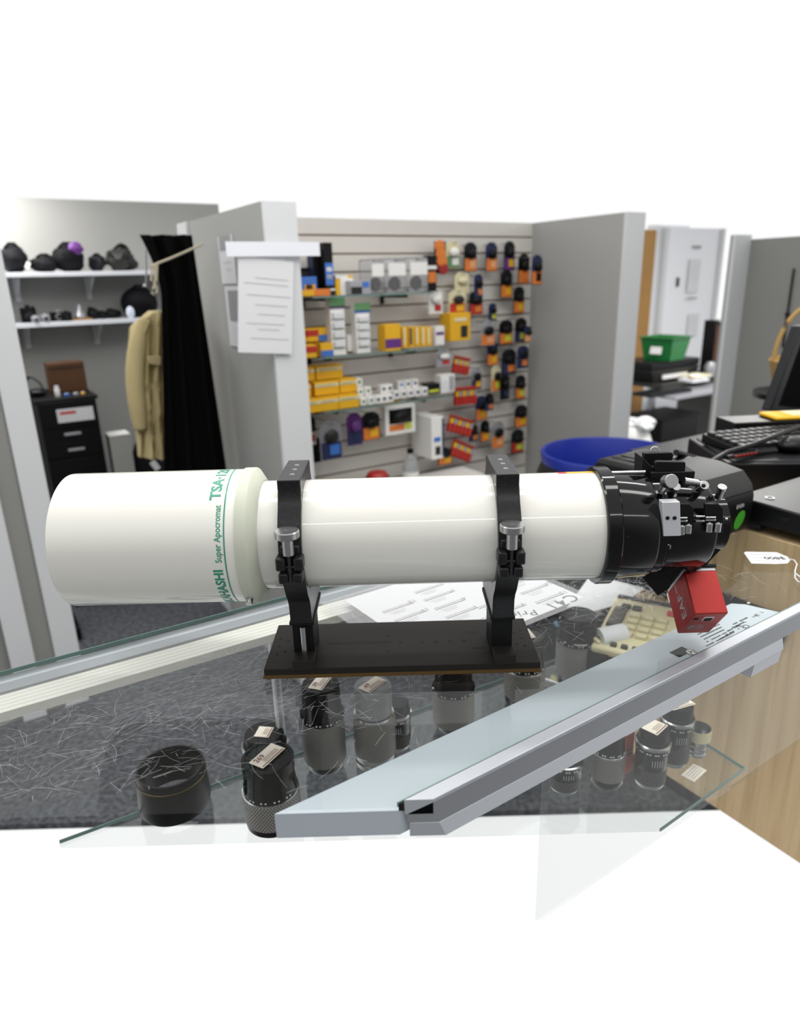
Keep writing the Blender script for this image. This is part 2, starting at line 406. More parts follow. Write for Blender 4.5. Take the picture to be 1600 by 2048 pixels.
fl = P_('lens_cell_flange', MB().lathe([(.0800, -.1835), (.0813, -.1832), (.0815, -.182), (.0815, -.1715), (.0808, -.1700), (.0665, -.1610), (.0645, -.1612)], 128, LM, caps=False), 'pale', label='pale green flange behind the dew shield')
q = cylpt(-.1775, .080, dg(-45)); q2 = cylpt(-.1775, .0885, dg(-45))
P_('thumb_screw', MB().cyl(q, q2, .0042, 8), 'steel', fl, bevel=.0005)
tb = P_('main_tube', MB().lathe([(.0650, -.172), (.0650, .2335)], 128, LM, caps=False), 'tube')
P_('warning_label', MB().lathe([(.0651, .200), (.0653, .2001), (.0653, .2325), (.0651, .2326)], 24, LM, caps=False, a0=dg(93), a1=dg(118)), 'yellow', tb, label='yellow sticker on top of the tube')
P_('red_sticker', MB().lathe([(.0651, .190), (.0653, .1901), (.0653, .1995), (.0651, .1996)], 24, LM, caps=False, a0=dg(93), a1=dg(118)), 'red', tb)

def arc(cx, cz, r, a, b_, n=14): return [(cx + r * math.cos(a + (b_ - a) * i / n), cz + r * math.sin(a + (b_ - a) * i / n)) for i in range(n + 1)]
def yz(pts, x): return [Vector((x, .79 + p[0], AZ + p[1])) for p in pts]
def tube_ring(xc):
    w = .0262; x0 = xc - w / 2
    up = [(-.0705, -.014), (-.0738, -.004)] + arc(0, 0, .0738, dg(178), dg(138), 10) + [(-.046, .067), (-.046, .080), (.046, .080), (.046, .067)] + arc(0, 0, .0738, dg(42), dg(2), 10) + [(.0738, -.004), (.0705, -.014), (.0640, -.014)] + arc(0, 0, .0656, dg(-11), dg(191), 36) + [(-.0640, -.014)]
    rg = P_('tube_ring', MB().prism(yz(up, x0), (w, 0, 0)), 'ring', bevel=.0012)
    lo = [(-.0702, -.018)] + arc(0, 0, .0738, dg(195), dg(216), 6) + [(-.050, -.060), (-.041, -.070), (-.036, -.080), (-.034, -.104), (.060, -.104), (.058, -.080), (.050, -.066)] + arc(0, 0, .0738, dg(-36), dg(-15), 6) + [(.0702, -.018), (.0635, -.018)] + arc(0, 0, .0656, dg(-16), dg(-164), 30) + [(-.0635, -.018)]
    P_('lower_half', MB().prism(yz(lo, x0), (w, 0, 0)), 'ring', rg, bevel=.001)
    # flared clamp lugs either side of the split, front and rear
    lg = MB(); rl = MB()
    for sx in (-1, 1):
        for (z0, z1, dx) in ((.002, -.0135, .0155), (-.0165, -.029, .0135)):
            c = (xc + sx * (dx - .0055), .79 - .0775, AZ + (z0 + z1) / 2)
            lg.box(c, (.0105, .017, abs(z1 - z0)))
        rl.box((xc + sx * .0095, .79 + .075, AZ - .008), (.0191, .014, .03))
    for z0, z1, k in ((.014, .000, 1.), (-.016, -.030, 1.)):
        lg.box((xc, .79 - .0725, AZ + (z0 + z1) / 2), (.022, .008, .012))
    P_('clamp_lug', lg, 'ring', rg, bevel=.002); P_('hinge_lug', rl, 'ring', rg, bevel=.002)
    kx, ky = xc, .79 - .0835
    P_('thumb_knob', MB().lathe([(.0025, .0338), (.0025, .0345), (.0128, .0345), (.0137, .0334), (.0137, .0268), (.0128, .0258), (.0062, .0255), (.0062, .0060), (.0055, .0052)], 40, TR(kx, ky, AZ), caps=True), 'steel', rg, label='machined steel clamping knob')
    P_('threaded_rod', MB().cyl((kx, ky, AZ + .006), (kx, ky, AZ - .028), .0019, 12), 'greyplas', rg)
    h = MB()
    for i, dy in enumerate((-.022, .000, .020)): h.lathe([(.0001, .0003), (.0028, .0003), (.0032, -.001)], 16, TR(xc + .001, .79 + dy, AZ + .0803), caps=False)
    P_('threaded_hole', h, 'steel', rg)
    # riser block, foot and bolt down to the plate
    fp = P_('riser_block', MB().box((xc, .787, 1.0393), (.0255, .050, .0525)).box((xc, .800, 1.0668), (.030, .086, .005)), 'blackmatte', rg, bevel=.0006)
    P_('riser_foot', MB().box((xc + .001, .757, 1.0195), (.0265, .036, .0130)), 'plateblack', rg, bevel=.0006)
    return rg
r1 = tube_ring(-.1235)
r2 = tube_ring(.1215)
P_('long_bolt', MB().cyl((-.122, .7545, 1.064), (-.122, .7545, 1.026), .0036, 16), 'steel', r1, label='bright steel bolt standing in front of the left riser')
# dovetail plate with holes and slots
hol = MB()
def hole(x, y, r=.0028): hol.lathe([(r, 0), (r, .0004)], 18, TR(x, y, 1.0128))
def slot(x0, x1, y, w=.0065): hol.box(((x0 + x1) / 2, y, 1.0129), (x1 - x0, w, .0004))
def plpx(px, py): q = onz(px, py, 1.013); return q.x, q.y
for px, py in ((562, 1277), (576, 1281), (558, 1292), (570, 1303), (554, 1309), (590, 1303), (595, 1281), (777, 1271), (777, 1302), (801, 1284), (845, 1284), (900, 1282), (1027, 1265), (1040, 1261), (1044, 1276), (1034, 1288), (1050, 1291), (1013, 1287)): hole(*plpx(px, py), .0024)
for px, py in ((873, 1283), (927, 1281)): hole(*plpx(px, py), .0036)
slot(-.10, -.016, plpx(700, 1286)[1], .0055); slot(.082, .10, plpx(950, 1264)[1], .005); slot(.087, .103, plpx(956, 1296)[1], .005)
pl = P_('dovetail_plate', MB().hexa([(-.172, .7435, 1.0042), (.1665, .7425, 1.0042), (.1665, .8590, 1.0042), (-.172, .8590, 1.0042), (-.172, .7435, 1.0130), (.1665, .7425, 1.0130), (.1665, .8590, 1.0130), (-.172, .8590, 1.0130)]), 'plateblack', bevel=.0005)
P_('drilled_hole', hol, 'holeblack', pl)
P_('worn_edge', MB().hexa([(-.174, .7425, 1.0002), (.1685, .7415, 1.0002), (.1685, .860, 1.0002), (-.174, .860, 1.0002), (-.1725, .7430, 1.0048), (.167, .7420, 1.0048), (.167, .8595, 1.0048), (-.1725, .8595, 1.0048)]), 'bronze', pl, label='bronze coloured worn lower edge of the plate')

# focuser
fo = P_('focuser', MB().lathe([(.0645, .2315), (.0700, .2318), (.0712, .2335), (.0712, .2475), (.0700, .2488), (.0645, .2492), (.0638, .2900), (.0622, .2925), (.0600, .2935), (.0600, .3020), (.0540, .3080), (.0535, .3580), (.0510, .3620), (.034, .3622), (.034, .385), (.025, .385)], 96, LM, caps=True), 'blackgloss')
P_('rear_collar', MB().lathe([(.036, .362), (.036, .372), (.033, .374)], 48, LM, caps=False), 'blackmatte', fo)
# nickel plate with two screws on the near side
def onfoc(px, py, Y): return onp(px, py, Vector((0, Y, 0)), Vector((0, 1, 0)))
Yf = .79 - .0585
c = [onfoc(x, y, Yf) for x, y in ((1325, 1071), (1360, 1070), (1358, 1002), (1323, 1003))]
nn = (c[1] - c[0]).cross(c[3] - c[0]).normalized()
if nn.y > 0: nn = -nn
P_('nickel_plate', MB().prism([p + Vector((0, -.003, 0)) for p in c], (0, .012, 0)), 'alu', fo, bevel=.0006, label='bright metal plate on the near side of the focuser')
sc = MB()
for x, y in ((1335, 1036), (1349, 1036)):
    q = onfoc(x, y, Yf - .0031); sc.cyl(q, q + Vector((0, -.0008, 0)), .0022, 16)
P_('plate_screw', sc, 'holeblack', fo)
rod = MB(); Y2 = .79 - .0535
for x0, x1, y in ((1360, 1374, 1036), (1360, 1374, 1042), (1391, 1409, 1033), (1391, 1409, 1042), (1411, 1431, 1035), (1411, 1431, 1040), (1450, 1455, 1038)):
    rod.cyl(onfoc(x0, y, Y2), onfoc(x1, y, Y2), .0012, 10)
P_('guide_rod', rod, 'steel', fo)
pk = MB()
for x0, y0, x1, y1 in ((1361, 1008, 1388, 1066), (1411, 1008, 1447, 1066)):
    a_, b_, c_, d_ = onfoc(x0, y1, Y2 + .001), onfoc(x1, y1, Y2 + .001), onfoc(x1, y0 + 9, Y2 + .001), onfoc(x1 - 9, y0, Y2 + .001); e_ = onfoc(x0, y0, Y2 + .001)
    pk.prism([a_, b_, c_, d_, e_], (0, .006, 0))
P_('recessed_pocket', pk, 'blackmatte', fo, bevel=.0008)
cs = MB()
for x, y in ((1376, 1056), (1363, 1058), (1418, 1053), (1435, 1053)):
    q = onfoc(x, y, Y2 - .001); cs.cyl(q + Vector((0, 0, -.006)), q + Vector((0, 0, .0045)), .0042, 16); cs.cyl(q + Vector((0, 0, .004)), q + Vector((0, 0, .0052)), .0022, 6)
P_('cap_screw', cs, 'steel', fo, bevel=.0004)
q = onfoc(1336, 965, .742); q2 = onfoc(1324, 985, .746)
P_('focus_lock_knob', MB().cyl(q + Vector((0, .004, 0)), q + Vector((.001, -.008, .004)), .0078, 32).cyl(q + Vector((0, .004, 0)), onfoc(1322, 985, .752), .0042, 16), 'steel', fo, bevel=.0006)
bo = MB()
for x, y, r in ((1407, 972, .0052), (1351, 975, .0048)):
    q = onfoc(x, y, .755); bo.cyl(q + Vector((0, .01, -.006)), q + Vector((0, -.003, .002)), r, 20)
q = onfoc(1332, 1091, .7365); bo.cyl(q, q + Vector((0, -.004, -.001)), .0045, 20)
P_('socket_bolt', bo, 'steel', fo, bevel=.0005)
hb = MB()
for x, y, Y in ((1407, 972, .7515), (1332, 1091, .7320)):
    q = onfoc(x, y, Y); hb.cyl(q + Vector((0, .001, 0)), q + Vector((0, -.0008, .0004)), .0024, 6)
P_('hex_socket', hb, 'holeblack', fo)
q = onfoc(1441, 985, .76)
P_('small_pin_knob', MB().cyl(q + Vector((0, .004, -.008)), q + Vector((0, -.001, .004)), .0042, 20).cyl(q + Vector((0, -.001, .004)), q + Vector((0, -.003, .008)), .0052, 20), 'steel', fo, bevel=.0004)
q = onfoc(1368, 962, .762); q2 = onfoc(1395, 966, .762)
P_('top_rail_rod', MB().cyl(q, q2, .0042, 16), 'steel', fo)
P_('top_rail_rod', MB().cyl(onfoc(1222, 946, .79), onfoc(1290, 944, .79), .0022, 10), 'steel', fo)
q = onfoc(1255, 1080, .7262)
P_('hex_blank', MB().cyl(q, q + Vector((0, .004, .001)), .0048, 6), 'blackmatte', fo)
# finder shoe on top: two upright black cheeks on a base, with a silver screw
fs = MB()
yb = .80
A1 = [onfoc(x, y, yb) for x, y in ((1285, 962), (1288, 907), (1342, 905), (1348, 909), (1342, 923), (1318, 922), (1290, 925))]
fs.box((.322, .800, AZ + .060), (.052, .034, .012))
fs.prism([onfoc(x, y, .822) for x, y in ((1288, 950), (1288, 907), (1344, 905), (1348, 910), (1342, 928), (1338, 950))], (0, .008, 0))
fs.prism([onfoc(x, y, .786) for x, y in ((1311, 972), (1311, 927), (1314, 923), (1370, 924), (1372, 928), (1368, 972))], (0, .007, 0))
fs.prism([onfoc(x, y, .79) for x, y in ((1284, 960), (1286, 915), (1300, 930), (1312, 940), (1312, 965))], (0, .03, 0))
P_('finder_shoe', fs, 'blackmatte', fo, bevel=.001)
q = onfoc(1308, 903, .84)
P_('finder_screw', MB().cyl(q, q + Vector((0, -.004, .001)), .0065, 24).cyl(q + Vector((0, -.01, -.014)), q + Vector((0, -.004, 0)), .003, 12), 'steel', fo, bevel=.0006)

# motor box hanging under the focuser
V = onz(1390, 1228, 1.06); sc_ = depth(V) / FPX
a_ = Vector((0, .0450, .0382)); b_ = Vector((.0415, 0, 0)); c_ = Vector((0, .0426, -.0502))
def slab(mb, t0, t1, o=0.):
    u0, u1, v0, v1 = -o, 1 + o, -o, 1 + o
    L = []
    for t in (t0, t1):
        for (u, v) in ((u0, v0), (u1, v0), (u1, v1), (u0, v1)): L.append(V + a_ * t + b_ * u + c_ * v)
    return mb.hexa(L)
mo = P_('motor_box', slab(MB(), 0, 1), 'redano', bevel=.0014, label='red anodised focus motor box marked EAF')
P_('silver_collar', slab(MB(), 1.0, 1.07, -.01), 'alu', mo, bevel=.0006)
P_('mounting_plate', slab(MB(), 1.07, 1.14, .03), 'blackmatte', mo, bevel=.0006)
an, bn, cn = a_.normalized(), b_.normalized(), c_.normalized()
lt = MB()
lt.text('EAF', .021, frame(V + a_ * .40 + c_ * .46 - bn * .00005, an, cn, -bn), ext=.0002, bold=.01)
lt.box(V + a_ * .84 + c_ * .55 - bn * .0001, (.012, .003, .0003), Matrix((an, cn, bn)).transposed())
lt.box(V + a_ * .42 + c_ * .27 - bn * .0001, (.030, .0003, .0003), Matrix((an, cn, bn)).transposed())
P_('white_lettering', lt, 'greyink', mo, smooth=False)
lt = MB(); fr_ = frame(V + b_ * .38 + c_ * .66 - an * .00005, bn, -cn, -an)
lt.text('ZWO', .0062, fr_, ext=.0002, bold=.02)
lt.lathe([(.0075, 0), (.0082, 0), (.0082, .0003), (.0075, .0003), (.0075, 0)], 40, fr_ @ Matrix.Scale(1.15, 4, Vector((1, 0, 0))), caps=False)
P_('round_logo', lt, 'greyink', mo, smooth=False)
pr_ = V + b_ * .52 + c_ * .25
RB = Matrix((bn, cn, an)).transposed()
P_('usb_port', MB().box(pr_, (.0125, .0115, .002), RB), 'alu', mo, bevel=.0004)
P_('port_opening', MB().box(pr_ - an * .0009, (.0098, .0085, .001), RB).box(V + b_ * .17 + c_ * .25 - an * .0001, (.0055, .0055, .0006), RB), 'holeblack', mo)
# bracket joining motor and focuser
top = V + a_ * 1.14 + b_ * .5 + c_ * .5
bk = MB()
bk.prism([onfoc(x, y, .775) for x, y in ((1345, 1085), (1445, 1085), (1446, 1096), (1415, 1128), (1412, 1133), (1366, 1124), (1352, 1110))], (0, .03, 0))
bk.hexa([V + a_ * 1.14 + b_ * .0 + c_ * .1, V + a_ * 1.14 + b_ * .8 + c_ * .1, V + a_ * 1.14 + b_ * .8 + c_ * .95, V + a_ * 1.14 + c_ * .95] + [cylpt(.305, .05, dg(-60)), cylpt(.345, .05, dg(-60)), cylpt(.345, .05, dg(-110)), cylpt(.305, .05, dg(-110))])
P_('motor_bracket', bk, 'blackmatte', fo, bevel=.001)
P_('coupler_plate', MB().prism([onfoc(x, y, .80) for x, y in ((1290, 1120), (1352, 1102), (1436, 1098), (1413, 1134), (1364, 1134), (1338, 1178), (1316, 1192), (1280, 1150))], (0, .02, 0)), 'blackmatte', fo, bevel=.001)
P_('white_gasket', MB().hexa([V + a_ * .78 + c_ * 1.005, V + a_ * 1.0 + c_ * 1.005, V + a_ * 1.0 + c_ * 1.005 + b_ * .2, V + a_ * .78 + c_ * 1.005 + b_ * .2, V + a_ * .78 + c_ * 1.06, V + a_ * 1.0 + c_ * 1.06, V + a_ * 1.0 + c_ * 1.06 + b_ * .2, V + a_ * .78 + c_ * 1.06 + b_ * .2]), 'white', mo)
P_('clamp_ring', MB().lathe([(.0555, .298), (.0585, .299), (.0585, .306), (.0555, .307)], 64, LM, caps=False), 'blackgloss', fo)

# ------------------------------------------------------------------ glass display case
FA, RA = math.radians(33.2), math.radians(31.0)
FAX = Vector((math.cos(FA), math.sin(FA), 0)); FN = Vector((-math.sin(FA), math.cos(FA), 0)); F0 = Vector((.3525, .7625, 0))
RAX = Vector((math.cos(RA), math.sin(RA), 0)); RN = Vector((-math.sin(RA), math.cos(RA), 0)); R0 = Vector((-.3525, .8755, 0))
def Fp(u, v, z): return F0 + FAX * (u - F0.dot(FAX)) + FN * v + ZZ * z      # u along, v rearward of the front seam
def Rp(u, v, z): return R0 + RAX * (u - R0.dot(RAX)) + RN * v + ZZ * z      # v forward negative from the rear edge
UL, UR = -.07, 1.2
case = thing('display_case', 'long glass topped display case with silver rails running diagonally under the telescope', 'display case', Vector((.3, .75, .70)))
CO = Vector((.3, .75, .70))
YC = .525
def K_(name, mb, mats, parent=None, cut=YC, **k): return mb.obj(name, mats, parent or case, org=CO, cut=cut, **k)
top4 = [Fp(UL, 0, 0), Fp(UR, 0, 0), Rp(UR, 0, 0), Rp(UL, 0, 0)]
glass_o = K_('glass_top', MB().hexa([p + ZZ * .994 for p in top4] + [p + ZZ * 1.0 for p in top4]), 'topglass', smooth=False)
rs = random.Random(3); scm = MB()
for i in range(2600):
    if i % 5 < 2: u = rs.gauss(.22, .16); v = rs.gauss(-.20, .05); ang_ = rs.gauss(.5, .35)
    elif i % 5 == 2: u = rs.gauss(.80, .06); v = rs.gauss(-.30, .05); ang_ = rs.uniform(0, 3.14)
    else: u = rs.uniform(-.05, 1.0); v = rs.uniform(-.42, -.13); ang_ = rs.uniform(0, 3.14)
    p = Rp(u, v, 1.00015); L = rs.uniform(.004, .040); k_ = rs.gauss(0, 12); wd = rs.uniform(.00004, .00014); nsg = 6; pts = []
    a_s = ang_
    for j in range(nsg + 1):
        pts.append((p.copy(), Vector((-math.sin(a_s), math.cos(a_s), 0)))); p += Vector((math.cos(a_s), math.sin(a_s), 0)) * (L / nsg); a_s += k_ * L / nsg
    if v < -.34 and i % 4: continue
    if any(q_.y < .54 or q_.dot(FN) < F0.dot(FN) + .002 or q_.dot(RN) > R0.dot(RN) - .09 for q_, _ in pts): continue
    vs = [(scm.bm.verts.new(q_ + n_ * wd), scm.bm.verts.new(q_ - n_ * wd)) for q_, n_ in pts]
    for j in range(nsg): scm.face([vs[j][0], vs[j][1], vs[j + 1][1], vs[j + 1][0]])
K_('surface_scratches', scm, 'scratch', glass_o, smooth=False, kind='stuff')
ge = MB()
for p0, p1 in ((Fp(UL, -.0006, .9972), Fp(UR, -.0006, .9972)), (Rp(UL, .0006, .997), Rp(UR, .0006, .997))):
    d = (p1 - p0).normalized(); ge.box((p0 + p1) / 2, ((p1 - p0).length, .0011, .0056), Matrix((d, ZZ.cross(d), ZZ)).transposed())
K_('glass_edge', ge, 'glassedge')
def ext(fn, u0, u1, prof): return MB().prism([fn(u0, v, z) for v, z in prof], fn(u1, 0, 0) - fn(u0, 0, 0))
fr_rail = K_('front_rail', ext(Fp, UL, 1.45, [(-.0035, .985), (-.0035, 1.0025), (-.0185, 1.0025), (-.0185, .985)]), 'rail', bevel=.0008)
K_('rail_face', ext(Fp, UL, 1.45, [(-.0045, .986), (-.0187, .9995), (-.0215, .976), (-.0045, .976)]), 'raildark', fr_rail, bevel=.0005)
K_('rail_lip', ext(Fp, UL, .905, [(-.006, .9758), (-.0215, .9758), (-.0250, .9600), (-.006, .9600)]), 'rail', fr_rail, bevel=.0005)  # lighter silver on the lip stands in for light caught there
K_('rail_bracket', ext(Fp, .835, .905, [(-.004, .960), (-.024, .960), (-.021, .938), (-.004, .938)]), 'rail', fr_rail, bevel=.001)
K_('dark_gap', ext(Fp, UL, 1.45, [(-.0008, .990), (-.0008, .9985), (-.0036, .9985), (-.0036, .990)]), 'holeblack', fr_rail)  # black strip in place of the dark gap between glass and rail
# rear rail, stripe and white grooved door track, all just below the glass
rr = K_('rear_rail', ext(Rp, UL, UR, [(-.001, .9935), (-.001, .972), (-.042, .972), (-.042, .9935)]), 'raildark', bevel=.0005)
K_('rail_stripe', ext(Rp, UL, UR, [(-.0150, .9937), (-.0150, .9925), (-.0215, .9925), (-.0215, .9937)]), 'rail', rr)
K_('door_track', ext(Rp, UL, UR, [(-.042, .990), (-.042, .978), (-.086, .978), (-.086, .990)]), 'track', rr)
# light fitting under the glass along the front
fx = thing('light_fitting', 'long pale grey light fitting under the glass along the front rail of the case', 'light fitting', Vector((.4, .8, .97)))
XO = Vector((.4, .8, .97))
def X_(name, mb, mats, **k): return mb.obj(name, mats, fx, org=XO, cut=YC if name == 'metal_housing' else None, **k)
E_ = [onz(x, y, .9915) for x, y in ((1530, 1216), (1541, 1228))]
ue = onz(1538, 1222, .9915).dot(FAX); 
body = [Fp(UL, -.001, 0), Fp(ue + .005, -.001, 0), Fp(ue + .010, .010, 0), Fp(ue - .004, .052, 0), Fp(ue - .018, .066, 0), Fp(UL, .062, 0)]
X_('metal_housing', MB().hexa([body[0] + ZZ * .962, body[1] + ZZ * .962, body[4] + ZZ * .962, body[5] + ZZ * .962, body[0] + ZZ * .963, body[1] + ZZ * .963, body[4] + ZZ * .963, body[5] + ZZ * .963]).prism([p + ZZ * .963 for p in body], (0, 0, .0275)), 'fixture', bevel=.0015)
lt = MB(); kh = MB()
def FixM(px, py, dz=0): return frame(onz(px, py, .9906 + dz), -FAX, -FN, ZZ)
# keyhole and screws
q = FixM(1514, 1230); kh.lathe([(.0001, .0003), (.004, .0003), (.004, -.0005)], 20, q, caps=False); kh.box(q @ Vector((.006, 0, 0)), (.010, .0028, .0006), q.to_3x3())
X_('keyhole_slot', kh, 'greyink')
kh = MB()
for x, y in ((1489, 1243), (1523, 1224), (1497, 1206)): kh.lathe([(.0001, .0008), (.0022, .0006), (.0028, 0)], 16, FixM(x, y), caps=False)
X_('screw', kh, 'steel')
rt = random.Random(5)
def rowdash(px, py, n_, h=.0022):
    G = FixM(px, py, .0001); x = -n_ * .0021
    for k in range(n_):
        w_ = rt.uniform(.0022, .0040)
        if rt.random() > .12: lt.box(G @ Vector((x, 0, 0)), (w_, h, .0001), G.to_3x3())
        x += w_ + .0007
for i in range(7): rowdash(1478 - i * 7 + (i % 2) * 4, 1243 + i * 7.5, 9)
for i in range(8): rowdash(1414 + i * 4.5, 1260 + i * 5.6, 13, .0018)
lt.text('CE', .012, FixM(1490, 1253, .0001), ext=.00012)
X_('printed_text', lt, 'ink', smooth=False)
q = FixM(1374, 1299); ul = MB(); ul.box(q @ Vector((.012, -.001, .0002)), (.026, .015, .0003), q.to_3x3())
X_('dark_label', ul, 'ink')
ul = MB(); q = FixM(1382, 1304, .0004); ul.lathe([(.0062, 0), (.0070, 0), (.0070, .0003), (.0062, .0003), (.0062, 0)], 36, q, caps=False)
X_('approval_mark_ring', ul, 'ink')
ul = MB(); ul.lathe([(.0001, .0001), (.0062, .0001)], 36, q, caps=False); X_('approval_mark_disc', ul, 'white')
ul = MB(); ul.text('UL', .0085, q @ TR(0, 0, .0003) @ RZ(-.5), ext=.00012, bold=.02); X_('approval_mark_letters', ul, 'ink', smooth=False)
# rear upright with screw
UPx = onz(545, 1242, .975)
UP = Vector((UPx.x - .002, UPx.y - .004, 0))
up = K_('rear_upright', MB().box((UP.x, UP.y, .830), (.0125, .010, .30), RZ(RA).to_3x3()).box(UP + ZZ * .9755 + Vector((0, -.012, 0)), (.021, .034, .003), RZ(RA).to_3x3()), 'alu', bevel=.001, label='metal upright behind the shelf with a screwed top bracket')
K_('channel', MB().box(UP + ZZ * .82 - RN * .006, (.004, .003, .28), RZ(RA).to_3x3()), 'steel', up)
K_('bracket_screw', MB().lathe([(.004, 0), (.004, .001), (.0028, .0018), (.0001, .0019)], 20, TR(UP.x, UP.y - .012, .977), caps=False), 'steel', up)
# shelf
US = .962
shp = [Fp(UL + .05, .010, .694), Fp(US, .030, .694), Rp(US, -.004, .694), Rp(UL + .05, .024, .694)]
shelf = K_('glass_shelf', MB().hexa(shp + [p + ZZ * .006 for p in shp]), 'glass', smooth=False, cut=.80)
se = MB()
for p0, p1 in ((shp[3], shp[2]), (shp[0], shp[1]), (shp[1], shp[2])):
    d = (p1 - p0).normalized(); se.box((p0 + p1) / 2 + ZZ * .003, ((p1 - p0).length, .0012, .0058), Matrix((d, ZZ.cross(d), ZZ)).transposed())
K_('shelf_edge', se, 'glassedge', shelf, cut=.80)
K_('front_pane', ext(Fp, UL, UR, [(-.010, .962), (-.010, .74), (-.006, .74), (-.006, .962)]), 'frontglass', smooth=False, cut=.62)
# wooden cabinet that closes the right end
cabc = W(1.205, 0, 0)
cb = MB().hexa([W(1.206, .43, .36), W(1.9, .43, .36), W(1.9, .93, .36), W(1.206, .93, .36), W(1.206, .43, .993), W(1.9, .43, .993), W(1.9, .93, .993), W(1.206, .93, .993)])
cb.obj('wooden_cabinet', 'maple', label='pale maple laminate cabinet closing the right end of the glass case', cat='cabinet', org=W(1.5, .7, .36), bevel=.001)
t = thing('black_counter', 'black topped counter behind the wooden cabinet carrying the computer things', 'counter', W(2.06, 1.10, 0), TH)
MB().box((0, 0, .49), (1.0, .30, .98)).obj('counter_base', 'blackplas', t); MB().box((0, 0, .986), (1.02, .32, .012)).obj('counter_top', 'blackplas', t)

# ------------------------------------------------------------------ lenses on the glass shelf
SZ = .7001
def lens(bx, by, tx, ty, dia, kind, label, sticker=None, price='', srot=0., name='camera_lens', tilt=0., band=None, z0=SZ, group='camera lenses on the glass shelf'):
    B = onz(bx, by, z0); R = px2m(dia, B) / 2
    d = ray(tx, ty); zt = CH + d.z * (B.y / d.y); H = zt - z0
    t = thing(name, label, 'camera lens', B, 0, group)
    if kind == 'tall':        # mount cap, smooth barrel, silver ring, knurled grip, front rim
        body = [(R * .90, 0), (R * .97, .004), (R * .97, H * .12), (R * 1.0, H * .13)]
        MB().lathe([(R * .86, 0), (R * .95, .004), (R * .95, H * .12), (R * .88, H * .14)], 56).obj('front_rim', 'blackgloss', t)
        MB().lathe([(R * .97, H * .12), (R * 1.0, H * .13), (R * 1.0, H * .50), (R * .97, H * .51)], 72, caps=False).obj('knurled_grip', 'knurl', t)
        MB().lathe([(R * .97, H * .505), (R * .99, H * .51), (R * .99, H * .525), (R * .93, H * .53)], 56, caps=False).obj('silver_ring', 'steel', t)
        MB().lathe([(R * .95, H * .525), (R * .93, H * .60), (R * .86, H * .80), (R * .84, H * .82)], 56, caps=False).obj('barrel', 'blackgloss', t)
        MB().lathe([(R * .80, H * .80), (R * .90, H * .83), (R * .90, H * .985), (R * .86, H), (R * .78, H), (R * .76, H * .985), (.0001, H * .985)], 56).obj('end_cap', 'blackplas', t)
    elif kind == 'clearcap':  # translucent end cap over a slim barrel
        MB().lathe([(R * .9, 0), (R * .98, .003), (R * .98, H * .07), (R * .88, H * .09), (R * .97, H * .10), (R * .97, H * .16)], 56).obj('front_rim', 'steel', t)
        MB().lathe([(R * .97, H * .15), (R, H * .17), (R, H * .62), (R * .97, H * .64)], 72, caps=False).obj('knurled_grip', 'knurl', t)
        MB().lathe([(R * .97, H * .63), (R * .99, H * .64), (R * .95, H * .665), (R * .80, H * .66)], 56, caps=False).obj('silver_ring', 'steel', t)
        MB().lathe([(R * .86, H * .65), (R * .83, H * .72), (R * .80, H * .82)], 56).obj('barrel', 'blackplas', t)
        MB().lathe([(R * .88, H * .67), (R * .88, H * .99), (R * .85, H), (.0001, H)], 56, caps=False).obj('end_cap', 'bottle', t, label='translucent end cap')
    elif kind == 'zoom':      # full knurled body, printed ring, black top
        MB().lathe([(R * .80, 0), (R * .86, .003), (R * .90, H * .06), (R * .99, H * .11)], 56).obj('front_rim', 'blackgloss', t)
        MB().lathe([(R * .98, H * .10), (R, H * .115), (R, H * .60), (R * .98, H * .61)], 72, caps=False).obj('knurled_grip', 'knurl', t)
        MB().lathe([(R * .99, H * .605), (R * 1.03, H * .61), (R * 1.03, H * .66), (R * .98, H * .67)], 56, caps=False).obj('printed_ring', 'blackgloss', t)
        MB().lathe([(R * .98, H * .66), (R * .90, H * .70), (R * .86, H * .97), (R * .82, H), (.0001, H)], 56, caps=False).obj('end_cap', 'blackplas', t)
    elif kind == 'prime':     # shorter lens: wide cap, chrome ring, scale ring, rubber grip
        MB().lathe([(R * .80, 0), (R * .85, .003), (R * .85, H * .08)], 48).obj('mount_rim', 'steel', t)
        MB().lathe([(R * .85, H * .07), (R * .90, H * .08), (R * .90, H * .34), (R * .86, H * .36)], 72, caps=False).obj('rubber_grip', 'knurldark', t)
        MB().lathe([(R * .88, H * .34), (R * .92, H * .36), (R * .92, H * .62), (R * .95, H * .64), (R * .95, H * .72)], 56, caps=False).obj('scale_ring', 'blackgloss', t)
        MB().lathe([(R * .93, H * .71), (R * 1.0, H * .73), (R * 1.0, H * .77), (R * .90, H * .79)], 56, caps=False).obj('chrome_ring', 'steel', t)
        MB().lathe([(R * .92, H * .78), (R * .92, H * .82), (R * .84, H * .84), (R * .82, H * .985), (R * .78, H), (.0001, H)], 56, caps=False).obj('end_cap', 'blackplas', t)
    elif kind == 'chrome':    # open silver lens
        MB().lathe([(R * .82, 0), (R * .86, H * .10), (R * .80, H * .14), (R * .86, H * .2), (R * .86, H * .3), (R * .8, H * .34), (R * .86, H * .40), (R * .86, H * .50), (R * .92, H * .60), (R * 1.0, H * .8), (R * 1.0, H), (R * .90, H), (R * .80, H * .72)], 56, caps=False).obj('silver_barrel', 'steel', t)
        MB().lathe([(R * .8, H * .73), (.0001, H * .70)], 48, caps=False).obj('glass_element', 'lensglass', t)
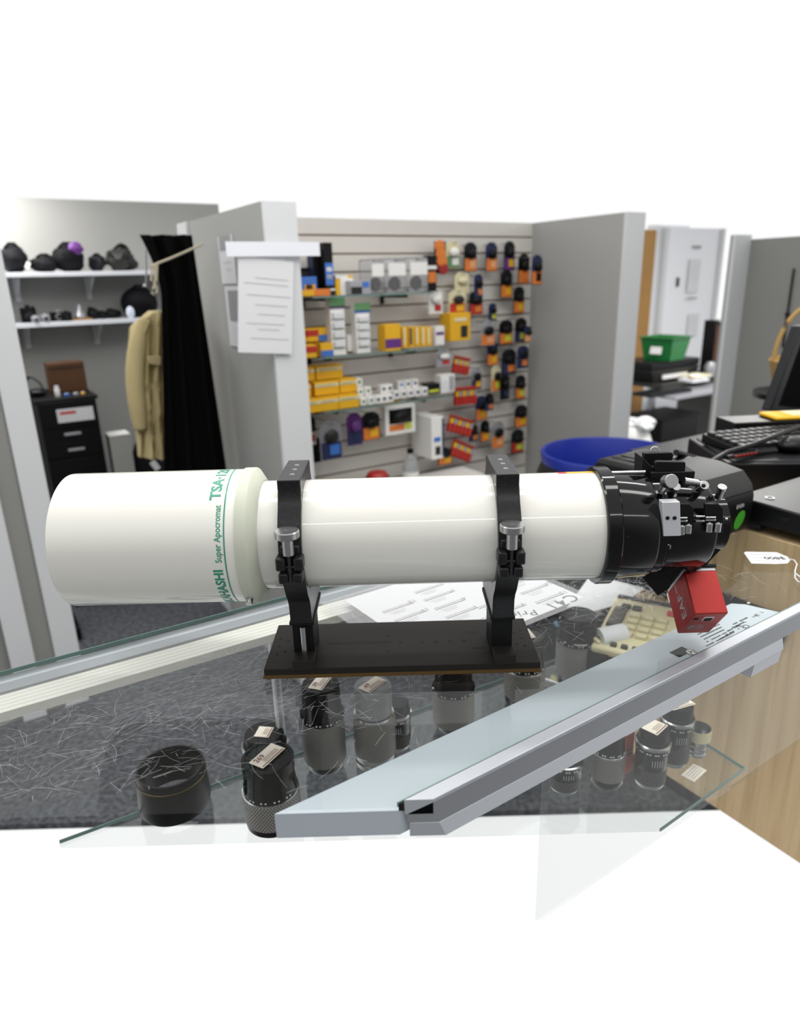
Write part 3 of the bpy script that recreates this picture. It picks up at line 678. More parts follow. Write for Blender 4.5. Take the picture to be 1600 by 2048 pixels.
    # small printed marks round the body, as little raised dashes
    if kind in ('zoom', 'tall', 'prime'):
        zb = {'zoom': .635, 'tall': .56, 'prime': .67}[kind] * H; rb = R * {'zoom': 1.031, 'tall': .945, 'prime': .951}[kind]
        mk = MB()
        for k in range(-9, 8):
            if k % 3 == 1: continue
            a = -PI / 2 + k * .16; mk.box((rb * math.cos(a), rb * math.sin(a), zb), (.0026, .0004, .0022), RZ(a + PI / 2).to_3x3())
        if kind == 'prime':
            for k in range(-2, 3):
                a = -PI / 2 + k * .15; mk.box((R * .921 * math.cos(a), R * .921 * math.sin(a), H * .50), (.0006, .0004, H * .12), RZ(a + PI / 2).to_3x3())
        mk.obj('printed_marks', 'paper', t, smooth=False)
    if band:
        MB().lathe([(R * 1.005, H * band[0]), (R * 1.02, H * band[0]), (R * 1.02, H * band[1]), (R * 1.005, H * band[1])], 40, caps=False, a0=dg(-150), a1=dg(-20)).obj('paper_band', 'cream', t)
    if sticker:
        sw, sh = sticker; Ms = TR(0, 0, H + .0012) @ RZ(srot)
        st = MB(); st.box((0, 0, 0), (sw, sh, .0006)); 
        for v in st.bm.verts: v.co = Ms @ v.co
        so = st.obj('price_sticker', 'sticker', t, bevel=.0002)
        lt = MB()
        if price: lt.text(price, sh * .46, Ms @ TR(-sw * .22, sh * .20, .0004), ext=.00008, bold=.02)
        for k in range(3): lt.box(Ms @ Vector((sw * .06, -sh * (.02 + .11 * k), .00045)), (sw * .62, sh * .035, .0001), Ms.to_3x3())
        lt.box(Ms @ Vector((0, -sh * .40, .00045)), (sw * .9, sh * .07, .0001), Ms.to_3x3())
        lt.obj('sticker_print', 'brownink', so, smooth=False)
    return t
lens(548, 1640, 552, 1512, 112, 'tall', 'wide black lens under the lower left of the counter glass, priced 269', (.050, .026), '269', 1.05)
lens(538, 1560, 530, 1465, 92, 'prime', 'black lens with a small square sticker, just behind the lens priced 269', (.026, .024), '', 1.4)
lens(652, 1528, 641, 1366, 84, 'zoom', 'tall black lens with a price sticker just below the left end of the plate', (.040, .024), '.09', 1.25)
lens(752, 1522, 742, 1370, 82, 'clearcap', 'grey knurled lens with a translucent cap and a slanted price sticker', (.044, .024), '.69', .9)
lens(794, 1488, 788, 1402, 62, 'prime', 'short capped lens with a bright silver ring, half behind the translucent capped lens')
lens(907, 1450, 902, 1328, 82, 'zoom', 'grey knurled zoom lens just below the middle of the black plate, near the rail', (.020, .015), '', .3)
lens(1048, 1400, 1068, 1268, 80, 'tall', 'grey knurled lens at the right end of the black plate, sticker on its cap', (.022, .034), '', .2)
lens(1150, 1352, 1158, 1228, 80, 'zoom', 'grey knurled zoom lens with a tall plain black cap beside the calculator')
lens(1128, 1570, 1132, 1500, 70, 'prime', 'lens with a large blank white sticker seen below the front rail, leftmost there', (.052, .032), '', .45)
lens(1212, 1560, 1222, 1440, 68, 'tall', 'tall black lens under the front rail, left of the red carton')
lens(1298, 1562, 1306, 1455, 68, 'prime', 'black lens with a tilted cream sticker under the front rail, right of the red carton', (.034, .026), '', .75)
lens(1345, 1520, 1350, 1408, 66, 'prime', 'black lens with white scale marks, hindmost of the lenses below the front rail', (.044, .024), '', .35)
lens(1392, 1505, 1388, 1455, 46, 'chrome', 'small silver lens with a beige paper band at the corner of the glass shelf', band=(.62, 1.02))
# red carton, black carton, loose tag on the shelf
def carton(name, label, px, n, w, d, h, mats, z=SZ, group=None, rz=TH, extra=None, cat='box'):
    P = at_n(px, n, z)
    t = thing(name, label, cat, P, rz, group)
    MB().box((0, d / 2, h / 2), (w, d, h)).obj('carton_body', mats[0], t, bevel=.001)
    if len(mats) > 1: MB().box((0, -.0006, h * .5), (w * .8, .0012, h * .35)).obj('printed_panel', mats[1], t)
    if extra: extra(t, w, d, h)
    return t
q = onz(1252, 1548, SZ)
def redx(t, w, d, h):
    MB().box((0, d / 2, h + .0006), (w, d, .0012)).obj('white_top_panel', 'paper', t)
    lt = MB(); [lt.box((-.008 + .0054 * k, -.0003, h * z_), (.0042, .0006, .0035)) for k in range(4) for z_ in (.6, .5)]
    lt.obj('printed_words', 'ink', t, smooth=False)
carton('red_carton', 'small vermilion carton standing between lenses under the front rail', 1252, q.dot(NX), .026, .05, .075, ['cartonred'], extra=redx)
def jex(t, w, d, h):
    lt = MB(); lt.text('JE', .014, frame(Vector((-.012, -.0008, h * .62)), Vector((1, 0, 0)), Vector((0, 0, 1)), Vector((0, -1, 0))), ext=.0001, bold=.02); lt.obj('gold_lettering', 'cream', t, smooth=False)
    MB().box((.035, -.0006, h * .86), (.06, .0012, .003)).obj('gold_line', 'cream', t)
carton('black_carton', 'black carton with gold lettering standing behind the lenses under the rail', 1244, .77, .13, .07, .080, ['blackplas'], extra=jex)
q = onz(1388, 1546, SZ)
tg = thing('shelf_tag', 'small grey printed tag lying on the corner of the glass shelf', 'tag', q, dg(40))
MB().box((0, 0, .0005), (.040, .022, .001)).obj('tag_card', 'sticker', tg)
lt = MB()
for k in range(4): lt.box((0, -.006 + k * .004, .0011), (.032, .0008, .0002))
lt.obj('tag_print', 'greyink', tg)
# dark lens hood cylinder at the far left of the shelf and a cable with a yellow tip
q = onz(352, 1604, SZ)
hd = thing('lens_hood', 'large dark cylindrical lens hood at the left end of the glass shelf', 'lens hood', q)
MB().lathe([(.052, 0), (.054, .01), (.051, .060), (.050, .068), (.047, .068), (.045, .01)], 64, caps=False).obj('hood_wall', 'blackplas', hd)
MB().lathe([(.0515, .054), (.0525, .0545), (.0525, .0555), (.0515, .056)], 64, caps=False).obj('brass_ring', 'bronze', hd)
q = onz(1128, 1378, SZ)
cb_ = thing('cable', 'thin grey cable with a yellow tip lying beside the knurled lens on the shelf', 'cable', q)
MB().tube([(-.03, .03, .004), (-.012, .012, .006), (0, 0, .006)], .003, 10).obj('cable_lead', 'silverplas', cb_)
MB().tube([(0, 0, .006), (.006, -.006, .006), (.012, -.010, .006)], [.0045, .006, .002], 12).obj('yellow_tip', 'lime', cb_)

# calculator on a dark carton inside the case
CAL = onz(1304, 1250, .800)
dk = at_n(1296, CAL.dot(NX), .70)
st = thing('dark_carton', 'flat dark carton lying on the shelf under the beige calculator', 'box', W(1.055, .80, .7005), TH)
MB().box((.03, 0, .036), (.15, .20, .072)).obj('carton_body', 'blackplas', st, bevel=.001)
MB().box((.03, 0, .0725), (.13, .16, .001)).obj('paper_liner', 'darkgrey', st)
ct = thing('calculator', 'beige desk calculator with dark keys and a paper roll inside the glass case', 'calculator', Vector((CAL.x, CAL.y, .7745)), TH - dg(62))
w_, h_ = .20, .235
cs = MB(); cs.hexa([(-.09, -.12, 0), (.09, -.12, 0), (.09, .10, 0), (-.09, .10, 0), (-.09, -.12, .018), (.09, -.12, .018), (.09, .10, .034), (-.09, .10, .034)])
cs.obj('calculator_case', 'beige', ct, bevel=.006)
def kz(y): return .018 + (y + .12) / .22 * .016
kl, kd, kr = MB(), MB(), MB()
def key(mb, x, y, w, h): mb.box((x, y, kz(y) + .003), (w, h, .008))
for i in range(3):
    for j in range(4): key(kl, -.035 + i * .026, .015 - j * .024, .020, .016)
for j in range(5): key(kd, .058, .045 - j * .026, .020, .018)
key(kd, -.067, -.002, .026, .085)
for j in range(3): key(kd, -.069, -.064 - j * .018 + .010, .018, .013)
for i in range(6): key(kd, -.050 + i * .020, -.105, .012, .009)
for i in range(2): key(kd, -.060 + i * .022, .045, .018, .013)
key(kr, .030, .050, .020, .014)
kl.obj('number_key', 'beige', ct, bevel=.0015); kd.obj('function_key', 'keydark', ct, bevel=.0015); kr.obj('red_key', 'redink', ct, bevel=.0015)
MB().box((-.02, .085, .034), (.13, .012, .004)).obj('display_strip', 'greyplas', ct)
q = onz(1222, 1278, .79)
pr = thing('paper_roll', 'white roll of receipt paper beside the beige calculator', 'paper roll', Vector((q.x, q.y, .795)), 0.3)
MB().lathe([(.007, -.028), (.021, -.028), (.021, .028), (.007, .028), (.007, -.028)], 40, RY(PI / 2) , caps=False).obj('roll_of_paper', 'paper', pr)
ar = MB(); ar.box((-.036, .01, -.008), (.008, .05, .026)); ar.box((.036, .01, -.008), (.008, .05, .026)); ar.box((0, .03, -.016), (.07, .02, .012))
ar.obj('holder_arms', 'beige', pr, bevel=.002)
# loose white papers behind the calculator, and an added dark band
def flat_sheet(name, label, pts, z, mat, cat='paper', th_=.0006, lines=0):
    P = [onz(x, y, z) for x, y in pts]; o = sum(P, Vector()) / len(P)
    t = thing(name, label, cat, o)
    MB().prism([p - o for p in P], (0, 0, th_)).obj('sheet', mat, t, smooth=False)
    return t, P, o
flat_sheet('loose_paper', 'loose white papers under the glass behind the beige calculator', [(1118, 1238), (1182, 1150), (1290, 1178), (1250, 1205), (1196, 1222)], .80, 'paper', th_=.002)
flat_sheet('folded_receipt', 'curled white receipt strip between the grey lens cap and the calculator', [(1168, 1232), (1200, 1222), (1262, 1276), (1222, 1290)], .77, 'paper', th_=.002)
q = onz(1400, 1172, .80)
pc = thing('dark_band', 'added dark band across the wooden end of the case beyond the red box', 'strip', W(1.197, .76, .80), TH)
MB().box((0, 0, .0275), (.014, .34, .055)).obj('band_body', 'blackcloth', pc, bevel=.002)  # band invented to fill a dark area on the end panel
MB().box((-.0075, .10, .0275), (.002, .03, .02)).obj('grey_block', 'greyplas', pc)

# ------------------------------------------------------------------ on top of the glass
GZ = 1.0004
S0 = onz(1168, 1195, GZ); sa = dg(34.5)
e1 = Vector((math.cos(sa), math.sin(sa), 0)); e2 = Vector((-math.sin(sa), math.cos(sa), 0))
PSH = thing('price_sheet', 'white price list with handwritten C41 Prints lying upside down under the telescope', 'price list', S0)
def sheet_pt(a, b, z=0): return -e1 * a + e2 * b + ZZ * z
MB().prism([sheet_pt(0, 0), sheet_pt(.290, 0), sheet_pt(.290, .216), sheet_pt(0, .216)], (0, 0, .0004)).obj('sheet', 'paper', PSH, smooth=False)
MB().prism([sheet_pt(-.012, -.012, .0006), sheet_pt(.325, -.012, .0006), sheet_pt(.325, .228, .0006), sheet_pt(-.012, .228, .0006)], (0, 0, .0003)).obj('plastic_sleeve', 'sleeve', PSH, smooth=False)
lt, hw, gb = MB(), MB(), MB()
def shf(px, py, dz=.0004): return frame(onz(px, py, GZ) - S0 + ZZ * (dz + .00005), -e1, -e2, ZZ)
for t, x, y in (('24"', 1094, 1168), ('15"', 1124, 1186), ('12"', 822, 1204), ('11"', 847, 1221), ('7"', 903, 1181), ('4"', 925, 1198), ('1"', 948, 1215), ('9"', 1044, 1210), ('', 884, 1166), ('', 1010, 1196), ('', 975, 1235), ('', 1062, 1153)):
    F_ = shf(x, y)
    if t: lt.text(t, .0135, F_, ext=.00008)
    G_ = shf(x - 24, y + 12)
    gb.box(G_ @ Vector((0, 0, 0)), (.056, .0022, .0001), G_.to_3x3()); gb.box(G_ @ Vector((0, -.0045, 0)), (.056, .0012, .0001), G_.to_3x3())
    for k in range(3): gb.box(G_ @ Vector((.008, .006 + .0036 * k, 0)), (.030 - .004 * k, .0006, .0001), G_.to_3x3())
gb.obj('price_rules', 'midink', PSH, smooth=False)
lt.obj('printed_numbers', 'midink', PSH, smooth=False)
hw.text('C41', .031, shf(1124, 1204) @ RZ(.06), ext=.00008, space=1.25, bold=.006)
hw.text('Prints', .024, shf(1033, 1229) @ RZ(-.42), ext=.00008, space=1.1, bold=.006)
hw.obj('handwriting', 'ink', PSH, smooth=False)

# swing tag with string
tp = onz(1532, 1116, GZ + .001)
tg = thing('swing_tag', 'white swing tag priced 800 with a string loop lying on the glass', 'price tag', tp)
q = [onz(x, y, GZ + .001) - tp for x, y in ((1488, 1106), (1491, 1104), (1553, 1105), (1575, 1114), (1580, 1121), (1575, 1127), (1553, 1128), (1503, 1127))]
MB().prism(q, (0, 0, .0004)).obj('tag_card', 'paper', tg, smooth=False)
lt = MB(); td = (onz(1500, 1120, GZ) - onz(1565, 1121, GZ)).normalized(); tu = Vector((td.y, -td.x, 0)) * 1
if tu.y > 0: tu = -tu
def tgf(px, py): return frame(onz(px, py, GZ + .0016) - tp, td, tu, ZZ)
lt.text('$800', .017, tgf(1549, 1116), ext=.00008, bold=.015)
G_ = tgf(1533, 1122); lt.box(G_ @ Vector((0, 0, 0)), (.050, .0012, .0001), G_.to_3x3())
G_ = tgf(1522, 1109); lt.box(G_ @ Vector((0, 0, 0)), (.036, .0012, .0001), G_.to_3x3()); [lt.box(tgf(1508 + 7 * k, 1115) @ Vector((0, 0, 0)), (.0035, .0016, .0001), tgf(1508, 1115).to_3x3()) for k in range(4)]
lt.obj('tag_print', 'ink', tg, smooth=False)
sp = [(1576, 1118), (1588, 1120), (1594, 1128), (1590, 1142), (1590, 1156), (1596, 1163), (1606, 1166), (1608, 1160), (1598, 1152), (1590, 1146)]
MB().tube([onz(x, y, GZ + .0015 + .002 * math.sin(i)) - tp for i, (x, y) in enumerate(sp)], .0009, 8).obj('string_loop', 'paper', tg)

# ---- receipt printer (black, curved lid) behind the focuser
def onc(px, py, z=.991): return onz(px, py, z)
def poly_thing(name, label, cat, o, rz=0, group=None): return thing(name, label, cat, o, rz, group)
PZ = .9935; GT = 1.0005
rp = thing('receipt_printer', 'bulky black receipt printer with a curved lid and green leaf label behind the focuser', 'printer', W(1.115, .80, GT), TH - PI / 2)
prof = [(-.130, 0), (.115, 0), (.122, .015), (.122, .070), (.116, .088), (.095, .108), (.05, .116), (-.118, .116), (-.130, .10)]
MB().prism([(x, -.078, z) for x, z in prof], (0, .156, 0)).obj('printer_body', 'blackplas', rp, bevel=.008)
MB().prism([(x, -.060, z) for x, z in ((.122, .078), (.118, .092), (.098, .113), (.05, .121), (.0, .121), (.0, .112), (.08, .105), (.105, .078))], (0, .13, 0)).obj('curved_lid', 'greyplas', rp, bevel=.003)
MB().box((-.065, .0, .1165), (.085, .10, .004)).obj('lid_window_frame', 'blackgloss', rp, bevel=.002)
MB().box((-.065, .0, .119), (.062, .072, .002)).obj('lid_window', 'greyplas', rp)
LF = frame(Vector((.1225, .035, .030)), Vector((0, 1, 0)), Vector((0, 0, 1)), Vector((1, 0, 0)))
MB().lathe([(.0001, .0006), (.012, .0006), (.012, 0)], 24, LF @ RZ(.9) @ Matrix.Scale(1.6, 4, Vector((1, 0, 0))), caps=False).obj('green_leaf', 'leaf', rp)
lt = MB(); [lt.box(LF @ Vector((-.012 + .006 * k, .027, .0004)), (.0042, .008 - .002 * (k % 2), .0003), LF.to_3x3()) for k in range(4)]; lt.obj('grey_letters', 'greyink', rp, smooth=False)
tm = thing('docking_station', 'low black docking station with a round chrome logo and slots beside the swing tag', 'docking station', W(1.33, .585, GT), TH - PI / 2)
MB().prism([(-.14, -.125, .010), (.14, -.125, .010), (.15, -.125, .022), (.15, -.125, .046), (-.14, -.125, .054)], (0, .25, 0)).obj('dock_body', 'blackplas', tm, bevel=.004)
for x, y in ((-.11, -.10), (.11, -.10), (-.11, .10), (.11, .10)): MB().box((x, y, .005), (.05, .04, .010)).obj('rubber_foot', 'darkgrey', tm)
MB().lathe([(.006, 0), (.0085, 0), (.0085, .001), (.006, .001), (.006, 0)], 28, TR(-.095, -.085, .0530), caps=False).obj('round_logo', 'silverplas', tm)
MB().box((.03, -.124, .030), (.055, .004, .008)).obj('port_slot', 'holeblack', tm); MB().box((-.04, -.124, .034), (.014, .004, .006)).obj('port_slot', 'holeblack', tm)
MB().box((.03, -.1255, .036), (.050, .002, .0012)).obj('blue_light_strip', 'bluecard', tm)
# black cash box with the keyboard on it, cables, mouse
q = onz(1455, 927, 1.058); r4 = dg(-4)
cbx = thing('black_case', 'flat black equipment case lying behind the printer under the keyboard', 'case', Vector((q.x, q.y, PZ)), r4)
MB().box((.30, .13, .032), (.60, .26, .064)).obj('case_body', 'blackplas', cbx, bevel=.004)
MB().box((.30, .13, .065), (.57, .235, .003)).obj('case_lid_panel', 'darkgrey', cbx, bevel=.002)
q = onz(1590, 872, 1.075)
kb = thing('keyboard', 'black computer keyboard resting on the flat black case at the right edge', 'keyboard', Vector((q.x, q.y, PZ + .068)), dg(14))
MB().hexa([(-.21, -.07, 0), (.22, -.07, 0), (.22, .07, 0), (-.21, .07, 0), (-.21, -.07, .012), (.22, -.07, .012), (.22, .07, .022), (-.21, .07, .022)]).obj('keyboard_body', 'blackplas', kb, bevel=.003)
kk = MB()
for r_ in range(5):
    for c__ in range(18):
        y = -.054 + r_ * .026; kk.box((-.195 + c__ * .0225, y, .012 + (y + .07) * .07 + .004), (.017, .020, .008))
kk.obj('key', 'greyplas', kb, bevel=.001, kind='stuff')
MB().box((.03, -.060, .0175), (.05, .02, .002)).obj('yellow_sticker', 'lime', kb)
MN = 1.12
Q = [onn(x, y, MN) for x, y in ((1541, 822), (1720, 838), (1790, 640), (1602, 652))]
mo_ = Vector((Q[0].x + .1, Q[0].y, PZ)); mon = thing('monitor', 'black computer monitor leaning at the right edge above the keyboard', 'monitor', mo_)
MB().prism([p - mo_ for p in Q], NX * .03).obj('monitor_bezel', 'darkgrey', mon, bevel=.004)
cq = sum(Q, Vector()) / 4
MB().prism([(cq + (p - cq) * .88) - mo_ - NX * .001 for p in Q], NX * .002).obj('screen', 'curtain', mon)
MB().box((.12, .06, .06), (.06, .03, .12)).box((.12, .04, .008), (.20, .14, .016)).obj('monitor_stand', 'blackplas', mon, bevel=.004)
q = onz(1560, 836, 1.11)
yt = thing('box_file', 'black box file standing in front of the monitor foot', 'box file', Vector((q.x + .06, q.y + .07, PZ)), dg(4))
MB().box((.0, 0, .052), (.34, .09, .104)).obj('file_body', 'blackplas', yt, bevel=.003); MB().box((0, -.046, .06), (.06, .002, .03)).obj('file_label', 'darkgrey', yt)
yt = thing('yellow_folder', 'yellow folder lying on the black box file below the monitor', 'folder', Vector((q.x + .12, q.y + .07, PZ + .1045)), dg(4))
MB().box((0, -.0, .005), (.24, .08, .010)).obj('folder_cover', 'yellow', yt, bevel=.004); MB().box((0.02, 0, .0105), (.18, .06, .002)).obj('folder_sheet', 'cream', yt)
BQ = at_n(1598, 1.42, 1.0); BQ.z = onn(1600, 772, 1.42).z - .02
wb = thing('wicker_basket', 'straw wicker basket with a hooped handle partly behind the monitor', 'basket', BQ)
MB().lathe([(.06, .0), (.10, .04), (.115, .10), (.122, .115), (.115, .125), (.105, .11), (.09, .04), (.05, .01)], 40).obj('basket_bowl', 'wicker', wb)
MB().tube([(.118 * math.cos(a), 0, .115 + .20 * math.sin(a)) for a in [PI * i / 20 for i in range(21)]], .008, 10).obj('basket_handle', 'wicker', wb)
t = thing('side_table', 'dark side table carrying the wicker basket behind the monitor', 'table', Vector((BQ.x, BQ.y, 0)))
MB().lathe([(.16, BQ.z - .022), (.16, BQ.z - .002), (.0001, BQ.z - .002)], 40).obj('table_top', 'blackplas', t); MB().lathe([(.12, 0), (.12, .02), (.02, .04), (.02, BQ.z - .02)], 24).obj('table_pedestal', 'blackplas', t)
for nm, lab, pts, r_ in (('power_cable', 'thick black cable running up over the flat black case', [(1352, 905, 1.13), (1420, 925, 1.075), (1455, 905, 1.08), (1500, 892, 1.09), (1560, 868, 1.10), (1640, 838, 1.10)], .006),
                         ('mouse_cable', 'black cable curving behind the receipt printer to the mouse', [(1440, 915, 1.065), (1480, 912, 1.068), (1530, 900, 1.07), (1560, 897, 1.07)], .004)):
    P = [onz(*p) for p in pts]; o = P[0].copy()
    t = thing(nm, lab, 'cable', o); MB().tube([p - o for p in P], r_, 10).obj('cable_sheath', 'blackplas', t)
q = onz(1590, 897, 1.066)
ms = thing('computer_mouse', 'black computer mouse beside the cables at the right edge', 'mouse', q, .6)
MB().ball((0, 0, .012), (.055, .032, .018)).obj('mouse_body', 'blackplas', ms)
MB().box((-.03, 0, .022), (.02, .003, .006)).obj('scroll_wheel', 'silverplas', ms)
P = [onz(x, y, 1.003) for x, y in ((1425, 1062), (1448, 1064), (1462, 1056), (1476, 1050))]
t = thing('white_cable', 'white cable with a black plug on the glass beside the focuser', 'cable', P[0]); MB().tube([p - P[0] for p in P], .0032, 10).obj('cable_sheath', 'white', t)
MB().tube([P[1] - P[0], (P[1] + P[2]) / 2 - P[0]], .0045, 10).obj('black_plug', 'blackplas', t)
ocl = MB(); q = W(1.42, .86, 1.05)
for i in range(6): ocl.box((i * .011, i * .002, 0), (.006, .003, .003))
t = thing('braided_cable', 'black cable with red flecks behind the receipt printer', 'cable', onz(1470, 914, 1.075), dg(12))
MB().tube([(-.02, 0, 0), (.04, .01, .002), (.12, .02, 0)], .005, 10).obj('cable_sheath', 'blackplas', t); ocl.obj('red_fleck', 'redplas', t, loc=(0, -.004, .003))
bs = thing('black_bag', 'large black bag piled at the right edge behind the docking station', 'bag', W(1.52, .70, PZ), TH)
MB().ball((0, 0, .045), (.07, .05, .045), .12, 3).obj('bag_body', 'blackcloth', bs)

# ------------------------------------------------------------------ the room
WZ = 1.70
def wbox(name, u0, u1, n0, n1, z0, z1, mat, **k):
    o = W((u0 + u1) / 2, (n0 + n1) / 2, z0)
    return struct(MB().box((0, 0, (z1 - z0) / 2), (u1 - u0, n1 - n0, z1 - z0)), name, mat, loc=o, rot=(0, 0, TH), smooth=False, **k)
# floor of the room behind the case
fl_ = MB().prism([Vector((-3.4, 1.62, -.02)), Vector((3.6, 1.62, -.02)), Vector((3.6, 7.4, -.02)), Vector((-3.4, 7.4, -.02))], (0, 0, .02))
struct(fl_, 'floor', 'carpet', smooth=False)
SN = 2.646
PC = onn(545, 700, 2.173); pu0 = PC.dot(AX)
wbox('wall_slatted', pu0 + .04, 2.44, SN, SN + .02, 0, WZ, 'slat')
g = MB(); k = 0
zz = 1.568 + .0698
while zz > .05:
    g.box((0, 0, zz), (2.436 - (pu0 + .045), .003, .0062)); zz -= .0698
struct(g, 'trim_1', 'groove', loc=W((2.436 + pu0 + .045) / 2, SN + .0005, 0), rot=(0, 0, TH), smooth=False)
# wall beside the slatted board, coming forward, and its end face
wbox('wall_middle', 2.44, 2.55, 2.10, SN + .14, 0, WZ, 'wallpaint')
wbox('trim_2', 2.438, 2.552, 2.085, 2.10, 0, WZ, 'trimwhite')
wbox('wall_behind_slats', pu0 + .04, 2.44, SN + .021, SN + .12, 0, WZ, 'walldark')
# notice pillar: wall running back from the corner at the left of the slatted board
PC = onn(545, 700, 2.173); pu = PC.dot(AX)
wbox('wall_pillar', pu, pu + .115, 2.175, 3.05, 0, WZ, 'wallpaint')
wbox('trim_3', pu + .002, pu + .113, 2.160, 2.175, 0, WZ, 'trimwhite')
wbox('trim_4', pu - .012, pu - .0002, 2.93, 3.05, 0, WZ, 'trimwhite')
# left door post with its casing
LC = onn(40, 700, 2.56); lu = LC.dot(AX)
wbox('trim_5', lu - .080, lu, 2.535, 2.68, 0, WZ, 'trimwhite')
wbox('trim_6', lu - .22, lu - .145, 2.520, 2.545, 0, WZ, 'trimwhite')
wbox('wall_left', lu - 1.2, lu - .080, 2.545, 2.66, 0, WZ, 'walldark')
# nook behind the curtain
BN = 4.0; NK = 1.22
wbox('wall_back', lu - 1.6, pu + .5, BN, BN + .08, 0, 1.88, 'wallpaint')
wbox('baseboard_back', lu - 1.2, pu + .4, BN - .015, BN, 0, .09, 'trimwhite')
# far doorway on the right
DC = onn(1440, 700, 2.10)
du = DC.dot(AX)
wbox('trim_7', du, du + .125, 2.085, 2.10, 0, 1.62, 'trimwhite')
wbox('wall_right', du + .002, du + .123, 2.10, 2.115, 0, 1.62, 'wallpaint')
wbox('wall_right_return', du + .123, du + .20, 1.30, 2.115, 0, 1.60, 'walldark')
cnd = W(du + .118, 1.72, 1.03)
# room beyond the doorway
FNB = 4.1
a0 = onn(1235, 700, FNB).dot(AX); a1 = onn(1296, 620, FNB).dot(AX)
wbox('wall_far', a1 - .02, du + 2.4, FNB, FNB + .06, 0, 1.84, 'doorwhite')
wbox('wall_far_left', a0 - .8, a0 + .02, FNB - .02, FNB + .06, 0, 1.80, 'wallpaint')
pn = MB().box((0, 0, .90), (a1 - a0 + .02, .05, 1.80)); struct(pn, 'door_1', 'amber', loc=W((a0 + a1) / 2, FNB + .01, 0), rot=(0, 0, TH), smooth=False)
b0 = onn(1318, 620, FNB).dot(AX); b1 = onn(1418, 620, FNB).dot(AX)
dr = struct(MB().box((0, 0, .91), (b1 - b0, .03, 1.82)), 'door_2', 'doorwhite', loc=W((b0 + b1) / 2, FNB - .012, 0), rot=(0, 0, TH), smooth=False)
struct(MB().box((-(b1 - b0) / 2 - .03, 0, .91), (.05, .05, 1.82)).box(((b1 - b0) / 2 + .03, 0, .91), (.05, .05, 1.82)), 'trim_8', 'trimwhite', loc=W((b0 + b1) / 2, FNB - .02, 0), rot=(0, 0, TH), smooth=False)
hp = onn(1355, 564, FNB - .03)
MB().box(hp - dr.location - Vector((0, 0, 0)), (.022, .02, .075), RZ(TH).to_3x3())
hm = MB().box((0, 0, 0), (.024, .02, .075)); ho = hm.obj('door_handle', 'blackplas', dr); ho.location = RZ(-TH) @ (hp - dr.location)

# ---- notices
def sheet_on(name, label, px0, py0, w, h, n=None, u=None, mat='paper', lines=(), tilt=0., cat='notice', group=None, block=None):
    """sheet hanging on a wall of constant n (facing the camera) or constant u (side of the pillar)"""
    if n is not None: o = onn(px0, py0, n); rz = TH
    else: o = onp(px0, py0, AX * u, AX); rz = TH - PI / 2
    t = thing(name, label, cat, o, rz, group)
    Rt = Matrix.Rotation(tilt, 3, 'Y')
    MB().box((0, 0, 0), (w, .0015, h), Rt).obj('paper_sheet', mat, t, smooth=False)
    if lines:
        lm = MB()
        for (fx_, fz, fw) in lines: lm.box(Rt @ Vector((fx_ * w, -.0012, fz * h)), (fw * w, .0006, .0028), Rt)
        lm.obj('printed_lines', 'paleink', t, smooth=False)
    if block: MB().box(Rt @ Vector((block[0] * w, -.0012, block[1] * h)), (block[2] * w, .0008, block[3] * h), Rt).obj('printed_block', 'greyink', t, smooth=False)
    return t
PN = 2.152
sheet_on('notice_sheet', 'large white printed notice with grey lines hanging on the pillar corner', 532, 614, .182, .285, n=2.148, tilt=dg(6), lines=[(.1, .30, .6), (0, .24, .8), (.05, .12, .8), (.1, .02, .6), (.1, -.08, .5), (0, -.18, .7), (.05, -.24, .4), (.08, -.34, .7)])
sheet_on('notice_backing', 'blank strip of white paper showing above the large notice on the pillar', 541, 524, .10, .06, n=2.156)
sheet_on('notice_sheet', 'small notice with a dark curved chart and folded white bottom on the pillar side', 474, 634, .20, .21, u=pu - .003, block=(.05, .18, .8, .5))
sheet_on('notice_sheet', 'small notice with a grey photo at the top left edge of the pillar', 454, 520, .15, .16, u=pu - .003, block=(0, .35, .8, .3), lines=[(0, -.05, .6), (.1, -.2, .4)])
sheet_on('notice_board', 'wide white card across the top of the pillar reaching over the slatted wall', 549, 498, .31, .042, n=2.14, mat='shelfwhite')
sheet_on('notice_sheet', 'white notice with curled bottom edge taped on the far white door', 1388, 552, .155, .28, n=FNB - .04, tilt=dg(1), lines=[(0, .3, .5), (0, .2, .6), (0, .1, .6), (0, 0, .6), (0, -.1, .5)])
sheet_on('notice_sheet', 'lower faint notice on the far white door under the curled one', 1386, 650, .15, .20, n=FNB - .036, lines=[(0, .3, .6), (0, .15, .5), (0, 0, .6), (0, -.2, .5)])
t = sheet_on('door_sign', 'grey lettered sign at the top of the far white door', 1394, 494, .12, .022, n=FNB - .035, mat='greyink', cat='sign')
sheet_on('paper_clip_board', 'thin dark strip below the curled notice on the far door', 1384, 596, .14, .012, n=FNB - .05, mat='greyink', cat='strip')

